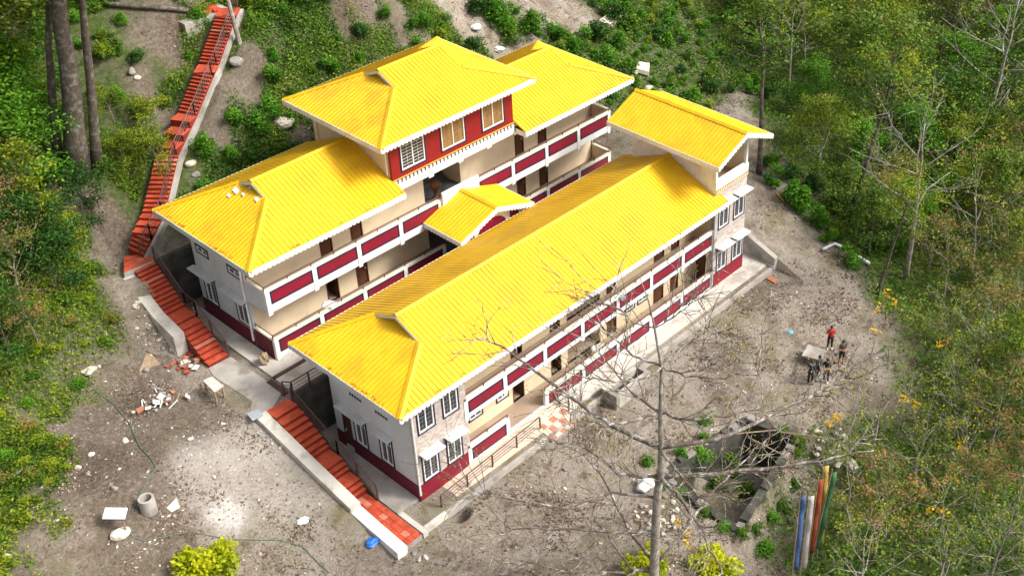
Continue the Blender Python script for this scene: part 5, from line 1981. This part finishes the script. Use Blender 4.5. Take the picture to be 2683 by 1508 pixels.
# golden leaf tufts on the lower right thicket
for px, py in [(2325, 770), (2300, 810), (2345, 795), (2290, 865), (2460, 905), (2480, 895), (2170, 1110), (2195, 1090), (2365, 1045), (2400, 1060), (2490, 1110), (2515, 1165), (2560, 1075), (2585, 1020), (2440, 1330), (2475, 1340), (2600, 985), (2190, 1095), (1780, 1365), (1800, 1390), (1805, 1420), (2500, 1250)]:
    g0_ = G(px, py)
    p = CAM + (g0_ - CAM) * (1 - 3.2 / np.linalg.norm(g0_ - CAM))
    rs2 = np.random.RandomState(int(px * 7 + py))
    k = 16
    cc = rs2.normal(0, .14, (k, 3))
    v, tn = leaf_arrays(cc, rs2.uniform(.15, .3, k), rs2, rs2.uniform(0, 1, k), .8)
    E_ = thing('golden_sapling', tuple(gz(p[0], p[1])), 'slender stem tipped with golden leaves in the right thicket', 'sapling', 'golden-leaved saplings')
    bz = ORI[E_]
    MB().tube([bz - [0, 0, .1], (bz + p) / 2 + rs2.normal(0, .15, 3), p], [.03, .02, .01], 5).build('stem', 'palebark', E_)
    o = bpy.data.objects.new('leaves', leaf_mesh('leaves', v + (p - bz), tn, 'leafgold'))
    COL.objects.link(o)
    o.parent = E_


# ------------------------------------------------------------------ dry leaves caught on the roofs
rs3 = np.random.RandomState(12)
pts = []
for (x0, x1, y, z) in [(-1, 24, -.62, 6.56), (-1.2, 8.5, 10.18, 9.92)]:
    for _ in range(9):
        c0_ = rs3.uniform(x0, x1)
        for _ in range(rs3.randint(3, 9)):
            pts.append((c0_ + rs3.normal(0, .15), y + abs(rs3.normal(0, .06)), z + .02))
for (x, y0, y1, z) in [(-1.05, -.5, 7.6, 6.56), (-1.2, 10.3, 18.6, 9.92)]:
    for _ in range(10):
        c0_ = rs3.uniform(y0, y1)
        for _ in range(rs3.randint(3, 10)):
            pts.append((x + abs(rs3.normal(0, .07)), c0_ + rs3.normal(0, .16), z + .02))
pts = np.array(pts)
v, tn = leaf_arrays(pts, rs3.uniform(.06, .13, len(pts)), rs3, rs3.uniform(.75, 1, len(pts)), .6)
o = bpy.data.objects.new('dry_leaves', leaf_mesh('dry_leaves', v, tn, leafmat('dry_leaf', [(0, (.2, .05, .02)), (1, (.35, .10, .03))], 0)))
COL.objects.link(o)
tag(o, 'dry red leaves caught along the eaves of the yellow roofs', 'leaves', kind='stuff')


# ------------------------------------------------------------------ people
def person(p, face, top, bottom, shoe, label, arms='back', hgt=1.68, short=False, sleeve='short'):
    """face: heading the person looks to (radians); one continuous skinned body"""
    k = hgt / 1.70
    V_, E_, R_, L_ = [], [], [], []

    def jv(co, r_, lab):
        V_.append(co)
        R_.append(r_)
        L_.append(lab)
        return len(V_) - 1

    def chain(par, items):
        for co, r_, lab in items:
            i_ = jv(co, r_, lab)
            E_.append((par, i_))
            par = i_
        return par
    pel = jv((0, 0, .95), .135, 'b')
    w1 = chain(pel, [((0, .01, 1.10), .125, 't'), ((0, .01, 1.28), .145, 't')])
    ch = chain(w1, [((0, .0, 1.40), .13, 't')])
    nk = chain(ch, [((0, .0, 1.48), .055, 's'), ((0, .015, 1.54), .07, 's'), ((0, .02, 1.61), .092, 's'), ((0, .015, 1.68), .07, 's')])
    hands = []
    for sx in (-1, 1):
        hip = chain(pel, [((sx * .10, 0, .88), .105, 'b'), ((sx * .115, .02, .50), .072, 'b' if not short else 'b'), ((sx * .12, -.005, .30), .062, 's' if short else 'b'), ((sx * .125, -.02, .09), .045, 's' if short else 'b')])
        chain(hip, [((sx * .13, .05, .045), .045, 'h'), ((sx * .145, .16, .035), .035, 'h')])
        if arms == 'back':
            el_, wr = (sx * .27, -.06, 1.12), (sx * .10, -.17, 1.00)
        elif arms == 'phone':
            el_, wr = (sx * .25, .06, 1.13), (sx * .08, .27, 1.20)
        elif arms == 'up' and sx < 0:
            el_, wr = (sx * .36, .12, 1.28), (sx * .40, .24, 1.48)
        else:
            el_, wr = (sx * .25, -.02, 1.12), (sx * .26, .07, .90)
        sl = 't' if sleeve == 'long' else 's'
        sh = chain(ch, [((sx * .17, 0, 1.39), .072, 't'), ((sx * .2 + (el_[0] - sx * .2) * .5, el_[1] * .5, (1.37 + el_[2]) / 2), .055, 't'), (el_, .045, sl), (wr, .032, sl)])
        f = np.array(wr) - np.array(el_)
        f = f / np.linalg.norm(f)
        sd_ = np.cross(f, (0, 0, 1))
        if np.linalg.norm(sd_) < .2:
            sd_ = np.array([1., 0, 0])
        sd_ = sd_ / np.linalg.norm(sd_)
        pm = chain(sh, [(tuple(np.array(wr) + f * .06), .034, 's')])
        for q, ln in ((-.028, .07), (-.01, .085), (.01, .08), (.027, .065)):
            b0_ = np.array(wr) + f * .095 + sd_ * q
            chain(pm, [(tuple(b0_), .010, 's'), (tuple(b0_ + f * ln * .5 + np.array([0, .008, -.008])), .009, 's'), (tuple(b0_ + f * ln + np.array([0, .018, -.022])), .008, 's')])
        chain(pm, [(tuple(np.array(wr) + f * .05 + sd_ * .045), .011, 's'), (tuple(np.array(wr) + f * .09 + sd_ * .06), .009, 's')])
    me_ = bpy.data.meshes.new('body')
    me_.from_pydata([tuple(np.array(c_) * k) for c_ in V_], E_, [])
    ob = bpy.data.objects.new('tmp_body', me_)
    COL.objects.link(ob)
    md = ob.modifiers.new('skin', 'SKIN')
    for i_, d in enumerate(me_.skin_vertices[0].data):
        d.radius = (R_[i_] * k * (1.25 if L_[i_] in 'tb' and i_ < 4 else 1), R_[i_] * k)
        d.use_root = i_ == 0
    sb = ob.modifiers.new('sub', 'SUBSURF')
    sb.levels = sb.render_levels = 1
    dg = bpy.context.evaluated_depsgraph_get()
    dg.update()
    m2 = bpy.data.meshes.new_from_object(ob.evaluated_get(dg))
    bpy.data.objects.remove(ob)
    segs = [(np.array(V_[a]) * k, np.array(V_[b_]) * k, L_[b_]) for a, b_ in E_]
    order = 'tbsh'
    for nm in (top, bottom, 'skin', shoe):
        m2.materials.append(M_[nm])
    for pl_ in m2.polygons:
        c_ = np.array(pl_.center)
        best = (9, 's')
        for a, b_, lb in segs:
            ab = b_ - a
            t_ = np.clip((c_ - a) @ ab / (ab @ ab + 1e-9), 0, 1)
            d_ = np.linalg.norm(c_ - a - ab * t_)
            if d_ < best[0]:
                best = (d_, lb)
        pl_.material_index = order.index(best[1])
        pl_.use_smooth = True
    e = thing('person', (float(p[0]), float(p[1]), float(p[2])), label, 'person')
    e.rotation_euler = (0, 0, face - math.pi / 2)
    b_ = bpy.data.objects.new('body', m2)
    COL.objects.link(b_)
    b_.parent = e
    bm = bmesh.new()
    bmesh.ops.create_uvsphere(bm, u_segments=14, v_segments=10, radius=.102 * k)
    for v_ in list(bm.verts):
        if v_.co.z < -.01 and v_.co.y > -.02 or v_.co.z < -.07:
            bm.verts.remove(v_)
    for v_ in bm.verts:
        v_.co = Vector((v_.co.x * .96, v_.co.y * 1.08 - .005, v_.co.z * 1.05)) + Vector((0, .012, 1.655)) * k
    hm = bpy.data.meshes.new('hair')
    bm.to_mesh(hm)
    bm.free()
    hm.materials.append(M_['hair'])
    o_ = bpy.data.objects.new('hair', hm)
    COL.objects.link(o_)
    o_.parent = e
    for sx in (-1, 1):
        q = MB().box(sx * .034 - .011, sx * .034 + .011, .098, .108, 1.625, 1.638)
        q.v = [tuple(np.array(c_) * k) for c_ in q.v]
        ey = q.build('eye', 'hair')
        ey.parent = e
        ey.location = (0, 0, 0)
    return e


M_['skin'] = mat('skin', (.36, .20, .13), None, rough=.6)
M_['hair'] = mat('black_hair', (.012, .010, .009), None, rough=.5)
M_['redshirt'] = mat('red_shirt', (.42, .025, .015), (.36, .02, .012), 6, .85)
M_['blackcloth'] = mat('black_cloth', (.012, .012, .015), (.02, .02, .024), 6, .9)
M_['darkblue'] = mat('dark_blue_cloth', (.02, .028, .05), (.03, .04, .06), 6, .9)
M_['greycloth'] = mat('charcoal_cloth', (.05, .05, .055), (.035, .035, .04), 6, .9)
M_['shoe'] = mat('white_shoe', (.7, .69, .66), None, rough=.7)
hd = math.atan2(CAM[1] + 9, CAM[0] - 22)          # heading towards the camera
person(G(2173, 913), hd + .2, 'redshirt', 'blackcloth', 'shoe', 'person in a red shirt and black trousers, hands behind the back', 'back')
person(G(2203, 952), hd + .5, 'greycloth', 'blackcloth', 'skin', 'person in dark shirt and shorts holding something at the chest', 'phone', short=True)
person(G(2122, 1006), hd + 2.7, 'darkblue', 'blackcloth', 'blackcloth', 'person in dark blue jacket seen from behind with one arm raised', 'up', sleeve='long')
person(G(2142, 992), hd + .9, 'greycloth', 'blackcloth', 'shoe', 'person in charcoal clothes half hidden between the two others', 'side', sleeve='long')
person(G(2163, 1000), hd - .3, 'blackcloth', 'blackcloth', 'shoe', 'person in black shirt and trousers with white shoes by the slab', 'phone')

# ------------------------------------------------------------------ labels that single out members of the big groups
ORD = ['leftmost', 'second', 'third', 'fourth', 'fifth', 'sixth', 'seventh', 'eighth', 'ninth', 'tenth', 'eleventh', 'twelfth', 'thirteenth', 'fourteenth', 'fifteenth', 'sixteenth', 'seventeenth', 'eighteenth', 'nineteenth', 'twentieth']
ORD += ['twenty-' + q for q in ['first'] + ORD[1:9]] + ['thirtieth'] + ['thirty-' + q for q in ['first'] + ORD[1:9]]


def zone(px, py):
    row = 'at the very top' if py < 70 else 'below the top edge' if py < 130 else 'high on the slope' if py < 220 else 'in the upper band' if py < 420 else 'at mid height' if py < 800 else 'in the lower band' if py < 1180 else 'near the bottom edge'
    col_ = 'by the left edge' if px < 80 else 'at far left' if px < 170 else 'on the left fringe' if px < 270 else 'left of the roofs' if px < 640 else 'behind the left roof' if px < 1000 else 'behind the middle roofs' if px < 1420 else 'behind the right roof' if px < 1800 else 'right of the tower' if px < 2150 else 'right of the yard' if px < 2430 else 'at far right'
    return row, col_


KIND = {'trees of the wood on the right': 'leafy green tree', 'thicket at lower right': 'spindly pale-twigged tree', 'yellow-green saplings at upper left': 'small yellow-green tree',
        'bright trees at the upper left edge': 'bright green tree', 'low trees on the left slope': 'low olive-green tree', 'rust-leaved trees on the right': 'thin rust-leaved tree', 'hillside shrubs': 'hillside shrub',
        'shrubs on the rim of the yard': 'bushy yard-rim shrub', 'shrubs behind the right roof': 'dense rounded shrub', 'low shrubs on the left': 'low yellow-green shrub',
        'hillside rocks': 'weathered hillside rock', 'golden-leaved saplings': 'golden-leaved sapling', 'stones on the left slope': 'loose slope stone', 'rocks behind the right roof': 'rough rock',
        'weeds round the stone pit': 'pit-side weed clump', 'stones in the yard': 'stone in the yard'}
cells = {}
for o in COL.objects:
    g_ = o.get('group')
    if o.parent is None and g_ in KIND:
        px, py = proj(np.array(o.location))
        cells.setdefault((g_, zone(px, py)), []).append((px, o))
for (g_, (row, col_)), lst in cells.items():
    lst.sort(key=lambda t_: t_[0])
    for i_, (_, o) in enumerate(lst):
        if len(lst) == 1:
            o['label'] = 'single %s %s, %s' % (KIND[g_], row, col_)
        elif i_ == len(lst) - 1:
            o['label'] = 'rightmost %s %s, %s' % (KIND[g_], row, col_)
        elif i_ == 0:
            o['label'] = 'leftmost %s %s, %s' % (KIND[g_], row, col_)
        else:
            o['label'] = '%s %s from left %s, %s' % (ORD[min(i_, len(ORD) - 1)], KIND[g_], row, col_)
